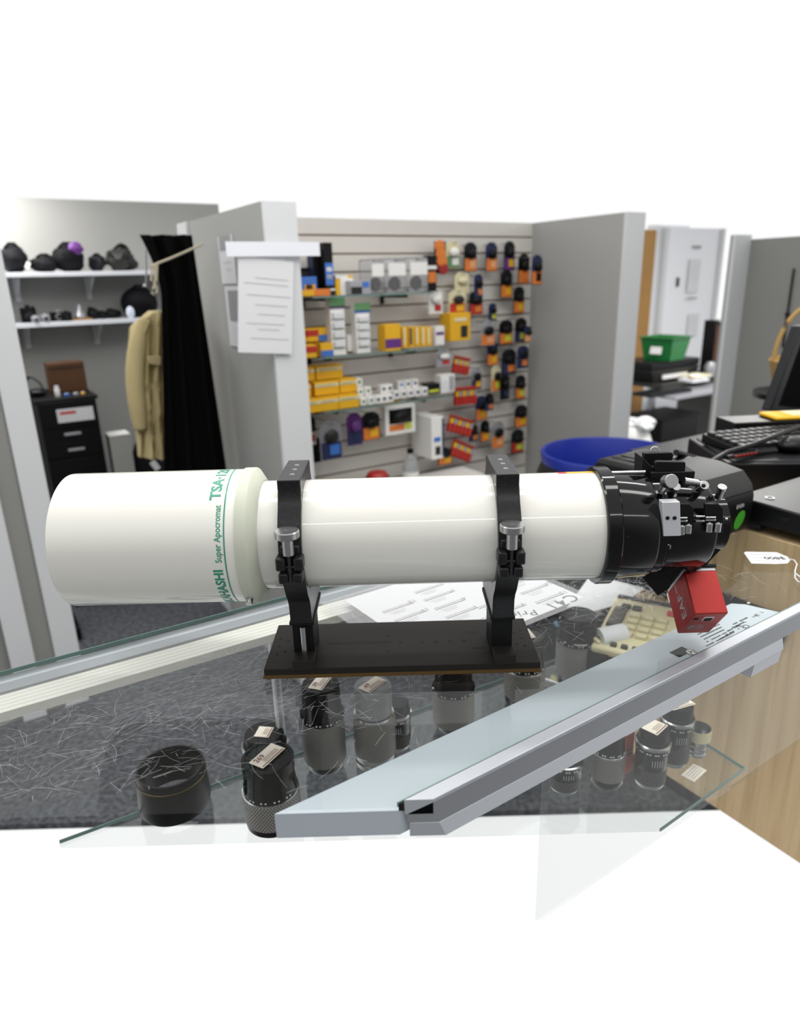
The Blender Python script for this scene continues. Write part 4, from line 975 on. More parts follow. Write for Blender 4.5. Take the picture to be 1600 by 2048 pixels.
# ---- shelves in the nook
def wall_shelf(name, label, px, py, nf, u0, u1):
    z = onn(px, py, nf).z
    t = thing(name, label, 'shelf', W((u0 + u1) / 2, BN, z), TH)
    MB().box((0, -(BN - nf) / 2, -.010), (u1 - u0, BN - nf, .020)).obj('shelf_board', 'shelfwhite', t, bevel=.001)
    return t, z
su0 = lu - .6; su1 = pu + .35; NF = 3.74
s1, z1 = wall_shelf('wall_shelf', 'upper white wall shelf holding bags in the nook', 150, 543, NF, su0, su1)
s2, z2 = wall_shelf('wall_shelf', 'lower white wall shelf holding old cameras in the nook', 150, 642, NF, su0, su1)
for sh_, pxs in ((s1, (28, 172)), (s2, (48, 188))):
    for px in pxs:
        P = at_n(px, BN - .02, sh_.location.z); q = RZ(-TH) @ (P - sh_.location)
        bm_ = MB(); bm_.box((0, -.012, -.075), (.026, .006, .11)).prism([(-.004, -.01, -.022), (-.004, -.20, -.022), (-.004, -.19, -.034), (-.004, -.01, -.12)], (.008, 0, 0))
        o = bm_.obj('shelf_bracket', 'trimwhite', sh_, bevel=.001); o.location = (q.x, 0, 0)
def on_shelf(px, z, n): return at_n(px, n, z)
def bag(name, label, px, z, n, d, seed, cat='bag', mat='blackcloth', nz=.18, extra=None, group=None):
    n += .69; d = (d[0] * .86, d[1] * 1.1, d[2] * 1.16)
    P = on_shelf(px, z, n); t = thing(name, label, cat, P, TH, group)
    MB().ball((0, 0, d[2] * .92), d, nz, seed).obj('bag_body', mat, t)
    st = MB().tube([(-d[0] * .5, -d[1] * .3, d[2] * 1.7), (-d[0] * .2, -d[1] * .5, d[2] * 2.0), (d[0] * .2, -d[1] * .5, d[2] * 2.0), (d[0] * .5, -d[1] * .3, d[2] * 1.7)], .006, 8)
    st.obj('carry_handle', 'blackcloth', t)
    if extra: extra(t, d)
    return t
def ztag(t, d): MB().box((d[0] * .8, -d[1] * .9, d[2] * .5), (.018, .002, .030), RY(.5).to_3x3()).obj('white_tag', 'white', t)
def ppl(t, d): MB().ball((d[0] * .45, -d[1] * .7, d[2] * 1.6), (.035, .02, .03), .2, 4).obj('purple_patch', 'purple', t)
bag('camera_bag', 'rounded black camera bag at the left end of the upper shelf', 32, z1, 3.17, (.070, .07, .055), 1, extra=ztag)
bag('camera_bag', 'long flat black case second from the left on the upper shelf', 92, z1, 3.17, (.075, .07, .034), 2)
bag('camera_bag', 'black bag with a purple patch in the middle of the upper shelf', 140, z1, 3.17, (.085, .07, .056), 5, extra=ppl)
bag('camera_bag', 'small grey and black bag right of the purple patched bag', 196, z1, 3.17, (.045, .06, .034), 6, mat='darkgrey', nz=.35)
bag('plastic_wrapped_bundle', 'bundle of grey gear in clear plastic beside the curtain on the upper shelf', 246, z1, 3.17, (.075, .07, .052), 8, cat='bundle', mat='greyplas', nz=.45)
bag('camera_bag', 'round topped black shoulder bag on the lower shelf beside the coat', 282, z2, 3.15, (.105, .09, .066), 9, nz=.08, extra=lambda t, d: MB().ball((-d[0] * .75, -d[1] * .9, d[2] * .35), (.020, .008, .030)).obj('white_tag', 'brightpaper', t))
def camera_(name, label, px, w, h, mat='blackplas', top='silverplas', n=3.13, z=z2):
    n += .69; w *= NK; h *= NK
    t = thing(name, label, 'camera', on_shelf(px, z, n), TH)
    MB().box((0, 0, h * .42), (w, .035, h * .84)).obj('camera_body', mat, t, bevel=.003)
    MB().box((0, 0, h * .90), (w * .3, .03, h * .2)).box((w * .34, 0, h * .88), (w * .16, .02, h * .1)).obj('top_housing', top, t, bevel=.002)
    MB().lathe([(h * .30, 0), (h * .30, .02), (h * .26, .028), (h * .22, .028)], 28, TR(0, -.016, h * .42) @ RX(PI / 2), caps=False).obj('lens_barrel', top, t)
    MB().lathe([(h * .22, .026), (.0001, .027)], 24, TR(0, -.016, h * .42) @ RX(PI / 2), caps=False).obj('lens_front', 'lensglass', t)
    return t
camera_('folding_camera', 'tall black folding camera at the left end of the lower shelf', 60, .055, .066, top='blackplas')
camera_('small_camera', 'tiny silver camera beside the tall black one on the lower shelf', 72, .028, .028, 'silverplas', n=3.08)
camera_('rangefinder_camera', 'small pale camera between the black folding camera and the chrome topped one', 92, .030, .032, 'silverplas', n=3.09)
camera_('film_camera', 'black camera with chrome top in the middle of the lower shelf', 118, .060, .042, 'blackplas')
camera_('film_camera', 'black camera with a dark round lens right of the chrome topped one', 134, .040, .040, 'blackplas', 'blackplas', n=3.10)
t = thing('glass_ornament', 'silver blue glass ornament on a wooden base on the lower shelf', 'ornament', on_shelf(162, z2, 3.82), TH)
MB().box((0, 0, .005), (.095, .04, .010)).obj('wooden_base', 'amber', t, bevel=.001)
MB().lathe([(.022, .010), (.030, .02), (.022, .035), (.014, .045), (.010, .06), (.006, .072), (.0001, .076)], 28).obj('glass_body', 'silverplas', t)
for i, (px, w, h, la) in enumerate(((188, .060, .058, 'black camera with a flash shoe right of the glass ornament'), (207, .052, .040, 'low black accessory box between the shoe camera and the leather case'), (228, .08, .048, 'long black leather case just left of the round topped bag'))):
    t = thing('accessory_case', la, 'case', on_shelf(px, z2, 3.83), TH)
    MB().ball((0, 0, h * .45), (w / 2, .03, h * .5), .15, 20 + i).obj('case_body', 'blackplas', t)
    MB().box((-w * .2, -.01, h * .9), (w * .35, .02, h * .25)).obj('case_flap', 'blackplas', t, bevel=.002)
# items seen right of the curtain
bag('camera_bag', 'black pouch at the right end of the upper shelf past the curtain', 408, z1, 3.16, (.040, .05, .045), 12)
bag('camera_bag', 'dark grey case at the right end of the lower shelf past the curtain', 412, z2, 3.16, (.04, .05, .08), 13, mat='darkgrey', nz=.06)
q = at_n(432, 3.20, .40)
t = thing('plastic_bag', 'bright white and blue plastic wrapped garment hanging right of the curtain', 'plastic bag', q, TH)
def wv(u, v): return Vector(((u - .5) * .16, .02 * math.sin(9 * u + 3 * v), v * .74)), Vector((0, 1, 0))
MB().grid(wv, 12, 20, .004).obj('plastic_sheet', 'brightpaper', t)
MB().tube([(0, 0, .72), (0, 0, .80), (.02, 0, .82), (.03, 0, .80)], .003, 8).obj('hanger_hook', 'steel', t)
# black curtain with a white twine
CN = 2.62
def cpt(u, v):
    ytop = 470; y = ytop + (1120 - ytop) * (1 - v)
    f = (y - 492) / (940 - 492)
    xl = 318 + 8 * max(f, 0) - (max(0, .22 - f) ** 1.6) * 330; xr = 388 + 66 * f
    px = xl + (xr - xl) * u
    P = onn(px, y, CN) - NX * (.018 * math.sin(u * 17 + .8 * math.sin(v * 3)) + .01 * math.sin(u * 31 + 2))
    return P, NX
co = onn(380, 940, CN); ctn = thing('curtain', 'black cloth curtain hanging gathered in the doorway of the nook', 'curtain', Vector((co.x, co.y, 0)))
CZ = MB().grid(cpt, 60, 40, .004)
CZ.obj('curtain_cloth', 'curtain', ctn, org=Vector((co.x, co.y, 0)), ang=60)
P = [onn(x, y, CN - .045) for x, y in ((300, 533), (312, 528), (340, 517), (370, 504), (405, 488))]
t = thing('twine', 'thin pale twine tied across the top of the black curtain with hanging loops', 'twine', P[0])
MB().tube([p - P[0] for p in P], .0042, 8).obj('twine_line', 'rope', t)
for i, pts in enumerate((((305, 530), (303, 550), (302, 562)), ((310, 530), (310, 556), (308, 575)), ((314, 528), (313, 560), (312, 570), (306, 578), (303, 586), (308, 590), (314, 584), (313, 572)))):
    Q = [onn(x, y, CN - .05) for x, y in pts]; MB().tube([p - P[0] for p in Q], .0042, 8).obj('hanging_loop', 'rope', t)
t = thing('steel_hook', 'small steel hook hanging beside the twine loops', 'hook', onn(293, 540, CN - .03)); q0 = t.location.copy()
MB().tube([onn(x, y, CN - .03) - q0 for x, y in ((292, 500), (293, 540), (292, 570))], .003, 8).obj('hook_rod', 'steel', t); MB().ball(onn(290, 572, CN - .03) - q0, (.007, .007, .007)).obj('hook_knob', 'steel', t)
# khaki coat
def coat_pt(u, v):   # u round the coat, v up
    y = 912 - v * (912 - 622); f = 1 - v
    xl = 262 + 10 * max(0, .12 - f) / .12 * 2 - 6 * math.sin(PI * min(1, f * 1.3)) + 26 * max(0, f - .45); xr = 345
    if f < .1: xl += (0.1 - f) * 160
    a = 2 * PI * u; px = (xl + xr) / 2 - (xr - xl) / 2 * math.cos(a)
    fold = .016 * math.sin(px * .33 + 1.6 * math.sin(f * 4)) + .008 * math.sin(px * .7 + f * 9)
    P = onn(px, y, 2.86) - NX * (.07 * math.sin(a) + (fold if math.sin(a) > 0 else 0))
    return P
cm = MB(); nu, nv = 72, 50; rows = []
for j in range(nv + 1): rows.append([cm.bm.verts.new(coat_pt(i / nu, j / nv)) for i in range(nu)])
for j in range(nv):
    for i in range(nu): cm.face([rows[j][i], rows[j][(i + 1) % nu], rows[j + 1][(i + 1) % nu], rows[j + 1][i]])
cm.face(rows[0][::-1]); cm.face(rows[-1])
co = onn(300, 912, 2.86); ctt = thing('coat', 'khaki cotton coat hanging beside the black curtain', 'coat', co)
cm.obj('coat_body', 'khaki', ctt, org=co, ang=80)
sl = [onn(x, y, 2.80) for x, y in ((290, 632), (276, 680), (268, 740), (272, 800), (284, 872))]
MB().tube([p - co for p in sl], [.026, .034, .036, .034, .030], 16).obj('coat_sleeve', 'khaki', ctt, sub=1)
sl = [onn(x, y, 2.775) for x, y in ((300, 636), (292, 660), (278, 690), (274, 730))]
MB().tube([p - co for p in sl], [.010, .015, .014, .006], 12).obj('coat_lapel', 'khaki', ctt, sub=1)
pk = [onn(x, y, 2.765) - co for x, y in ((294, 712), (322, 712), (322, 732), (298, 728))]
MB().prism(pk, NX * .01).obj('pocket_flap', 'khaki', ctt, bevel=.003)

# chest of drawers with things on it
DN = 3.42
dz = onn(150, 800, DN).z; d0 = onn(72, 800, DN).dot(AX); d1 = onn(190, 790, DN).dot(AX); dw = d1 - d0
ch = thing('drawer_chest', 'tall narrow black chest of drawers in the nook with a white label', 'chest of drawers', W((d0 + d1) / 2, DN, 0), TH)
MB().box((0, .19, dz / 2), (dw, .38, dz)).box((0, .19, dz + .006), (dw + .02, .40, .014)).obj('chest_body', 'blackmatte', ch, bevel=.002)
for i, (yc, hh) in enumerate(((828, 52), (866, 30), (898, 30), (940, 46), (990, 46))):
    zc = onn(145, yc, DN).z; h = hh / FPX * depth(onn(145, yc, DN)) * 1.04
    dd = MB().box((0, -.006, zc), (dw - .012, .016, h)).obj('drawer', 'blackplas', ch, bevel=.002)
    if i in (1, 2):
        p = onn(144 + (i - 1) * 8, yc, DN); x = (p - ch.location).dot(AX)
        MB().box((x, -.020, zc), (.070, .012, .012)).obj('drawer_handle', 'silverplas', dd, bevel=.002)
p = onn(150, 828, DN); x = (p - ch.location).dot(AX)
lb = MB().box((x, -.016, p.z), (.152, .002, .060)).obj('white_label', 'paper', ch, smooth=False)
MB().box((x - .03, -.0175, p.z + .012), (.066, .001, .012)).obj('red_heading', 'redink', lb)
PT = dz + .0135
p = at_n(140, 3.62, PT)
t = thing('wooden_box', 'dark walnut wooden box standing on the black chest of drawers', 'box', p, TH)
bw = px2m(68, p)
MB().box((0, .05, bw * .42), (bw, .10, bw * .84)).obj('box_body', 'walnut', t, bevel=.002)
MB().box((0, -.002, bw * .70), (bw * .96, .003, .004)).obj('lid_seam', 'holeblack', t)
p = at_n(116, 3.49, PT); t = thing('white_bottle', 'small white bottle at the front of the black chest top', 'bottle', p)
MB().lathe([(.010, 0), (.011, .002), (.011, .034), (.008, .040), (.008, .046), (.0001, .046)], 24).obj('bottle_body', 'white', t)
MB().lathe([(.0082, .040), (.0088, .041), (.0088, .048), (.0001, .048)], 24).obj('bottle_cap', 'shelfwhite', t)
p = at_n(76, 3.56, PT); t = thing('desk_lamp', 'black desk lamp with a curved arm at the left of the chest top', 'lamp', p)
MB().ball((0, 0, .018), (.045, .04, .018)).obj('lamp_base', 'blackplas', t)
MB().tube([(.035, 0, .02), (.02, 0, .06), (-.01, 0, .085), (-.04, 0, .09)], .004, 8).obj('lamp_arm', 'blackplas', t)
MB().ball((-.05, 0, .082), (.025, .02, .012)).obj('lamp_head', 'darkgrey', t)
for i, (px, c, la) in enumerate(((134, 'bluecard', 'tiny blue tube on the black chest top'), (152, 'silverplas', 'small silver clip box on the black chest top'), (166, 'yellow', 'tiny yellow cap on the black chest top'))):
    t = thing('small_item', la, 'small item', at_n(px, 3.47, PT), TH); MB().box((0, 0, .006), (.022 - .006 * (i == 2), .012, .012)).obj('item_body', c, t, bevel=.002); MB().box((0, 0, .0125), (.012, .008, .002)).obj('item_lid', 'white', t)
# white box and dark things to its right, on the floor
p = onn(250, 940, 3.40); zt = onn(250, 870, 3.40).z
t = thing('white_pedestal', 'tall narrow white box standing beside the coat', 'box', W(p.dot(AX), 3.45, 0), TH)
pw = px2m(36, p) / math.cos(TH) * .9
MB().box((0, 0, zt / 2), (pw, .10, zt)).obj('box_body', 'wallpaint', t, bevel=.003); MB().box((0, 0, zt + .003), (pw + .004, .104, .006)).obj('box_lid', 'white', t, bevel=.002)
t = thing('black_backpack', 'black backpack on the floor behind the white box', 'backpack', W(onn(298, 900, 3.6).dot(AX), 3.62, 0), TH)
bh = onn(298, 872, 3.6).z
MB().ball((0, 0, bh / 2), (.13, .10, bh / 2), .08, 31).obj('bag_body', 'blackcloth', t); MB().ball((.02, -.09, bh * .4), (.08, .04, bh * .3), .1, 32).obj('front_pocket', 'blackcloth', t)
MB().box((.0, -.11, bh * .82), (.03, .004, .05), RY(-.5).to_3x3()).obj('white_tag', 'white', t)
# black door stop at the foot of the left post
p = onz(140, 1262, 0.0); t = thing('door_stop', 'black shoe-like door stop on the carpet at the foot of the left post', 'door stop', p, TH)
MB().box((0, 0, .03), (.07, .24, .06)).obj('rubber_body', 'blackplas', t, bevel=.006); MB().box((.0, .02, .10), (.05, .10, .09)).obj('upright_tab', 'blackplas', t, bevel=.006)

# ------------------------------------------------------------------ merchandise on the slatted wall
def gshelf(label, pts, n):      # glass shelf whose front edge passes through the first pixel
    z = onn(pts[0][0], pts[0][1], n).z; u0 = onn(pts[1], 700, SN).dot(AX); u1 = onn(pts[2], 700, n).dot(AX)
    t = thing('glass_wall_shelf', label, 'shelf', W((u0 + u1) / 2, SN, z), TH)
    MB().box((0, -(SN - n) / 2, -.003), (u1 - u0, SN - n, .006)).obj('shelf_pane', 'glass', t, smooth=False)
    MB().box((0, -(SN - n), -.003), (u1 - u0, .002, .0064)).box((-(u1 - u0) / 2, -(SN - n) / 2, -.003), (.002, SN - n, .0064)).obj('shelf_edge', 'glassedge', t)
    for k in (-.40, .28): MB().box((k * (u1 - u0), -.105, -.012), (.010, .19, .012)).box((k * (u1 - u0), -.006, -.02), (.014, .012, .05)).obj('shelf_bracket', 'blackplas', t)
    return z
NS = 2.43
g1 = gshelf('upper glass shelf on the slatted wall holding the clear webcam boxes', ((740, 589), 586, 868), NS)
g2 = gshelf('middle glass shelf on the slatted wall holding film boxes and white dispensers', ((740, 707), 590, 884), NS)
g3 = gshelf('lower glass shelf on the slatted wall with yellow film bricks and white boxes', ((740, 812), 596, 905), NS)
def item(name, label, cat, px, z, w, h, d, body, parts=(), n=2.47, group=None, rz=0.):
    """box item standing on a shelf; w and h in photo pixels; parts = (name, material, x0, z0, w, h) as fractions of the front"""
    P = at_n(px, n, z + .0008); s = depth(P) / FPX; ww = w * s / math.cos(TH) * .96; hh = h * s * 1.03
    t = thing(name, label, cat, P, TH + rz, group)
    MB().box((0, d / 2, hh / 2), (ww, d, hh)).obj('box_body', body, t, bevel=.0015)
    for (pn_, pm, x0, z0, pw_, ph) in parts:
        MB().box(((x0 + pw_ / 2 - .5) * ww, -.0012, (z0 + ph / 2) * hh), (pw_ * ww, .0024, ph * hh)).obj(pn_, pm, t, smooth=False)
    return t, ww, hh
# upper shelf
item('tall_carton', 'tall black and blue carton standing at the back of the upper glass shelf', 'box', 647, g1, 34, 84, .05, 'navy', [('black_panel', 'blackplas', .0, .0, .55, 1.)], n=2.54)
item('blue_carton', 'narrow black box with a bright blue panel on the upper glass shelf', 'box', 661, g1, 17, 96, .04, 'blackplas', [('blue_panel', 'bluecard', .05, .20, .9, .42), ('white_text', 'white', .2, .32, .6, .08), ('white_text', 'white', .2, .46, .6, .08)], n=2.49)
item('blue_yellow_pack', 'blue and yellow pack beside the notice pillar on the upper glass shelf', 'box', 613, g1, 44, 36, .05, 'bluecard', [('yellow_panel', 'yellow', .45, 0, .45, .6), ('black_ring', 'blackplas', .5, .3, .3, .3)], n=2.50)
item('black_pouch', 'black folded pouch behind the blue and yellow pack', 'pouch', 608, g1, 40, 52, .04, 'blackcloth', [('grey_trim', 'greyplas', .1, .75, .8, .08)], n=2.57)
item('orange_carton', 'low orange brown carton at the left end of the upper glass shelf', 'box', 634, g1, 56, 13, .05, 'orange', [('yellow_face', 'yellow', .0, .1, .4, .8)], n=2.44)
item('small_grey_box', 'small grey box between the blue panel box and the yellow mailer', 'box', 666, g1, 12, 16, .03, 'greyplas', [('white_text', 'white', .1, .6, .8, .2)], n=2.44)
item('yellow_mailer', 'white and yellow envelope pack leaning on the upper glass shelf', 'packet', 690, g1, 34, 36, .02, 'yellow', [('white_face', 'white', .25, .0, .75, .85), ('white_top', 'white', .0, .85, .7, .15)], n=2.49)
t, ww, hh = item('silver_blister', 'shiny grey blister pack lying beside the yellow envelope pack', 'packet', 722, g1, 42, 26, .04, 'silverplas', [('blue_corner', 'bluecard', .6, .5, .3, .4), ('dark_item', 'greyplas', .05, .05, .5, .5)], n=2.45)
def webcam(px, label, w=42):
    P = at_n(px, 2.45, g1 + .001); s = depth(P) / FPX; ww = w * s / math.cos(TH) * .95; hh = 66 * s
    t = thing('webcam_pack', label, 'packet', P, TH)
    MB().box((0, .05, hh / 2), (ww, .10, hh)).obj('clear_shell', 'blister', t, bevel=.008)
    MB().box((0, -.002, hh * .68), (ww * .85, .003, hh * .36)).obj('white_card', 'white', t)
    MB().lathe([(hh * .19, 0), (hh * .21, .012), (hh * .13, .02), (hh * .12, .014), (.0001, .012)], 28, TR(0, .03, hh * .27) @ RX(PI / 2), caps=False).obj('camera_eye', 'blackplas', t)
    MB().box((0, .05, hh * .05), (ww * .8, .06, hh * .06)).obj('grey_base', 'silverplas', t)
webcam(795, 'left clear pack with a round black webcam on the upper glass shelf'); webcam(838, 'right clear pack with a round black webcam on the upper glass shelf')
webcam(757, 'clear shiny pack with grey contents left of the two webcam packs', 28)
item('black_orange_pack', 'black and orange carton hanging past the right webcam pack', 'packet', 864, g1, 20, 66, .03, 'blackplas', [('white_band', 'white', .0, .62, 1, .10), ('orange_panel', 'orange', .1, .25, .8, .3)], n=2.50)
# middle shelf: film boxes
fb = [(600, 0, 'red', 0), (622, 0, 'red', 0), (604, 1, 'red', 0), (625, 1, 'red', 0), (650, 1, 'bluecard', 1), (655, 0, 'bluecard', 1)]
la = ['front left film box, yellow and red, bottom of the stack by the pillar', 'second yellow and red film box on the bottom row of the middle shelf', 'upper left yellow and red film box of the stack by the pillar', 'upper yellow and red film box, second from the pillar', 'upper yellow and blue film box beside the red ones on the middle shelf', 'lower yellow and blue film box at the front of the middle shelf']
for (px, lv, c, b), l in zip(fb, la): item('film_box', l, 'film box', px, g2 + lv * .056 - .0008 * lv, 24, 25, .04, 'yellow', [('colour_band', c, 0, .42 if not b else .02, 1, .45)], n=2.45 + .05 * lv, group='film boxes on the middle glass shelf')
t, ww, hh = item('film_box', 'orange sided yellow film box behind the blue banded ones', 'film box', 636, g2, 30, 24, .05, 'orange', [('yellow_top', 'yellow', 0, .6, 1, .4)], n=2.56, group='film boxes on the middle glass shelf')
def dispenser(px, label, h, c2):
    t, ww, hh = item('white_dispenser', label, 'dispenser', px, g2, 28, h, .04, 'white', [('picture_header', 'greencard', -.05, .84, 1.1, .17), ('header_band', c2, -.05, .82, 1.1, .05)] + [('green_line', 'greencard', .05, .12 + .17 * k, .9, .008) for k in range(4)], n=2.46)
    for k in range(4): MB().box((0, -.006, hh * (.20 + .165 * k)), (ww * .7, .010, hh * .10)).obj('small_box', 'paper', t, bevel=.001)
dispenser(679, 'left white dispenser with a dark green picture header and purple band', 106, 'purple'); dispenser(728, 'right white dispenser with a green and blue picture header', 92, 'bluecard')
item('white_carton', 'plain white carton between the two white dispensers', 'box', 704, g2, 16, 34, .03, 'white', [('dark_foot', 'greyplas', 0, 0, 1, .1)], n=2.50)
item('purple_yellow_box', 'yellow box with a purple corner at the right of the middle glass shelf', 'box', 787, g2, 32, 50, .06, 'yellow', [('purple_panel', 'purple', 0, .12, 1, .34)], n=2.44)
for k, px in enumerate((811, 824, 836, 848, 859)):
    item('film_box', ['first', 'second', 'third', 'fourth', 'fifth'][k] + ' upright yellow film pack right of the purple cornered box', 'film box', px, g2 + .004, 11, 40 - k, .05, 'yellow', [('dark_stripe' if k % 2 else 'white_stripe', 'navy' if k == 1 else 'cream', .15, .15, .35, .8)], n=2.47, group='upright film packs on the middle shelf')
item('white_mauve_box', 'white box with a mauve band past the row of yellow film packs', 'box', 880, g2, 20, 36, .05, 'white', [('mauve_band', 'purple', .1, .55, .8, .15)], n=2.50)
# lower shelf: yellow bricks in three tiers
br = [(620, 0, 44), (660, 0, 36), (699, 0, 40), (610, 1, 26), (655, 1, 48), (698, 1, 34), (612, 2, 36), (660, 2, 52)]
bl = ['bottom tier yellow film brick nearest the pillar', 'bottom tier yellow film brick, middle one', 'bottom tier yellow film brick at the right end', 'middle tier short yellow film brick by the pillar', 'middle tier long yellow film brick with green text', 'middle tier yellow film brick at the right', 'top tier yellow film brick by the pillar', 'top tier long yellow film brick with red side']
for (px, lv, w), l in zip(br, bl): item('film_brick', l, 'film brick', px, g3 + lv * .0565, w, 26, .07 + .0, 'yellow', [('white_strip', 'cream', .02, .62, .96, .22), ('green_text', 'greencard', .1, .68, .7, .07)], n=2.44 + .035 * lv, group='yellow film bricks on the lower glass shelf')
wb_ = [(728, 0, 'greencard'), (743, 0, 'greencard'), (722, 1, 'greencard'), (737, 1, 'greencard'), (719, 2, 'greencard'),
       (757, 0, 'greyplas'), (769, 0, 'greyplas'), (781, 0, 'navy'), (768, 1, 'greyplas'), (780, 1, 'greyplas'),
       (794, .4, 'navy'), (808, .5, 'navy'), (822, .6, 'purple'), (836, .7, 'navy'), (850, .8, 'navy'), (803, 1.5, 'bluecard'), (817, 1.6, 'navy'), (831, 1.7, 'purple')]
nm_ = ['first', 'second', 'third', 'fourth', 'fifth', 'sixth', 'seventh', 'eighth']
cnts = {}
for px, lv, c in wb_:
    row = 'bottom row' if lv < 1 else ('middle row' if lv < 1.75 else 'top')
    cnts[row] = cnts.get(row, 0) + 1; ix = cnts[row] - 1
    l = f'{nm_[ix]} small white film box from the left, {row} of the white stacks' if ix < 8 else 'small white film box at the right end of the bottom row' if ix > 8 else 'last but one small white film box of the bottom row'
    if row == 'top': l = 'single white film box on top of the left white stack'
    sp_ = math.floor(lv); n_ = 2.45 + .03 * sp_ + (.05 if lv % 1 else 0)
    item('white_film_box', l, 'film box', px, g3 + sp_ * .035, 12.5, 15.5, .035, 'white', [('printed_mark', c, .3, .35, .4, .35)], n=n_, group='small white film boxes on the lower glass shelf')
item('yellow_packet', 'flat yellow packet lying under the white boxes on the lower glass shelf', 'packet', 790, g3 - .045, 44, 8, .04, 'yellow', [('white_end', 'white', .7, 0, .3, 1)], n=2.60)
item('yellow_black_strap', 'black and yellow strap coil at the right end of the lower glass shelf', 'strap', 868, g3, 26, 20, .05, 'blackplas', [('yellow_stripe', 'lime', .1, .2, .8, .25)], n=2.50)
item('white_bulb_pack', 'white lamp pack at the right end of the lower glass shelf', 'packet', 896, g3, 30, 34, .05, 'white', [('round_bulb', 'paper', .1, .2, .4, .5), ('grey_side', 'silverplas', .6, .1, .3, .8)], n=2.50)

# hanging packs
def pack(name, label, px, py, w, h, head, body, accent, off=.06, group=None, lump='blackplas', cat='packet', peg=True):
    n = SN - off; P = onn(px, py, n); s = depth(P) / FPX; ww = w * s / math.cos(TH) * .9; hh = h * s * 1.02
    t = thing(name, label, cat, P, TH, group)
    cpts = [(-ww / 2, 0, -hh / 2), (ww / 2, 0, -hh / 2), (ww / 2, 0, hh * .34), (ww * .30, 0, hh * .46), (ww * .16, 0, hh * .5), (-ww * .16, 0, hh * .5), (-ww * .30, 0, hh * .46), (-ww / 2, 0, hh * .34)]
    MB().prism(cpts, (0, .003, 0)).obj('backing_card', head, t, smooth=False)
    MB().box((0, -.001, -hh * .26), (ww * .9, .003, hh * .42)).obj('printed_panel', body, t, smooth=False)
    MB().box((ww * .14, -.003, -hh * .24), (ww * .45, .003, hh * .26)).obj('price_label', accent, t, smooth=False)
    MB().ball((0, -.012, hh * .10), (ww * .32, .011, hh * .17), .1, int(px)).obj('product', lump, t)
    if peg:
        MB().tube([(0, off - .002, hh * .43), (0, -.02, hh * .43), (0, -.026, hh * .46)], .0022, 8).obj('wire_peg', 'steel', thing('wire_peg', 'thin chrome wire peg sticking out of the slatted wall through a hanging pack', 'peg', P, TH, 'wire pegs on the slatted wall'))
B = 'blackplas'; GN = 'battery packs hanging on the slatted wall'
rows = [
 ('top row of hanging packs', [(941, 514, 30, 54, 'darkgrey', 'orange', 'peach', .06), (983, 514, 28, 54, 'navy', 'orange', 'peach', .06), (1019, 512, 26, 54, 'darkgrey', 'purple', 'yellow', .06), (1048, 538, 28, 56, B, 'orange', 'orange', .10), (1074, 540, 26, 56, 'navy', 'orange', 'blackplas', .22)]),
 ('second row of hanging packs', [(957, 572, 20, 44, 'navy', 'navy', 'orange', .08), (1013, 568, 28, 52, 'darkgrey', 'orange', 'yellow', .06), (1038, 600, 26, 50, 'darkgrey', 'orange', 'yellow', .06), (952, 606, 32, 44, 'darkgrey', 'red', 'orange', .07), (985, 624, 18, 34, 'navy', 'navy', 'lime', .06)]),
 ('third row of hanging packs', [(976, 666, 34, 48, 'silverplas', 'orange', 'peach', .09), (1012, 664, 32, 46, B, 'orange', 'lime', .08), (1042, 660, 28, 46, B, 'navy', 'lime', .10), (1056, 668, 16, 30, 'navy', 'peach', 'peach', .14)]),
 ('fourth row of hanging packs', [(985, 706, 26, 48, 'navy', 'orange', 'yellow', .06), (1018, 724, 34, 50, 'darkgrey', 'navy', 'orange', .07), (1046, 714, 28, 44, 'navy', 'navy', 'orange', .10)]),
 ('fifth row of hanging packs', [(953, 757, 24, 44, 'silverplas', 'navy', 'yellow', .07), (992, 757, 22, 50, 'cream', 'orange', 'lime', .06), (1010, 774, 22, 50, B, B, 'navy', .08), (1041, 774, 24, 46, 'darkgrey', 'orange', 'lime', .06)]),
 ('sixth row of hanging packs', [(963, 816, 28, 48, 'navy', 'orange', 'yellow', .08), (979, 804, 20, 34, B, 'navy', 'orange', .14), (1042, 832, 30, 44, 'darkgrey', 'orange', 'yellow', .07)]),
 ('seventh row of hanging packs', [(970, 862, 20, 42, B, 'orange', 'yellow', .06), (996, 870, 30, 54, 'silverplas', 'orange', 'peach', .08), (1035, 882, 30, 46, 'darkgrey', 'red', 'lime', .07), (947, 866, 20, 34, B, 'navy', 'orange', .08)]),
]
cn = {'orange': 'orange', 'peach': 'peach', 'navy': 'dark blue', 'yellow': 'yellow', 'lime': 'lime', 'red': 'red', 'blackplas': 'black', 'purple': 'mauve'}
for rn, L in rows:
    for i, (px, py, w, h, hd_, bd, ac, off) in enumerate(L):
        c1_, c2_ = cn.get(bd, bd), cn.get(ac, ac); cc = c1_ if c1_ == c2_ else f'{c1_} and {c2_}'
        pack('hanging_pack', f'{cc} pack, {nm_[i]} from the left in the {rn}', px, py, w, h, hd_, bd, ac, off, GN)
pack('hanging_pack', 'white pack with a red diagonal band right of the upper glass shelf', 871, 604, 32, 46, 'white', 'white', 'red', .10, lump='white')
pack('hanging_pack', 'red and yellow pack with a dark square window beside the red banded white one', 915, 604, 40, 46, 'cream', 'red', 'yellow', .09, lump='greyplas')
pack('hanging_pack', 'cream coloured bag hanging above the red and yellow pack', 924, 566, 34, 40, 'cream', 'cream', 'cream', .06, lump='cream')
pack('hanging_pack', 'pale green card at the top of the slatted wall beside the orange discs', 906, 510, 34, 50, 'cream', 'greencard', 'white', .04, lump='white')
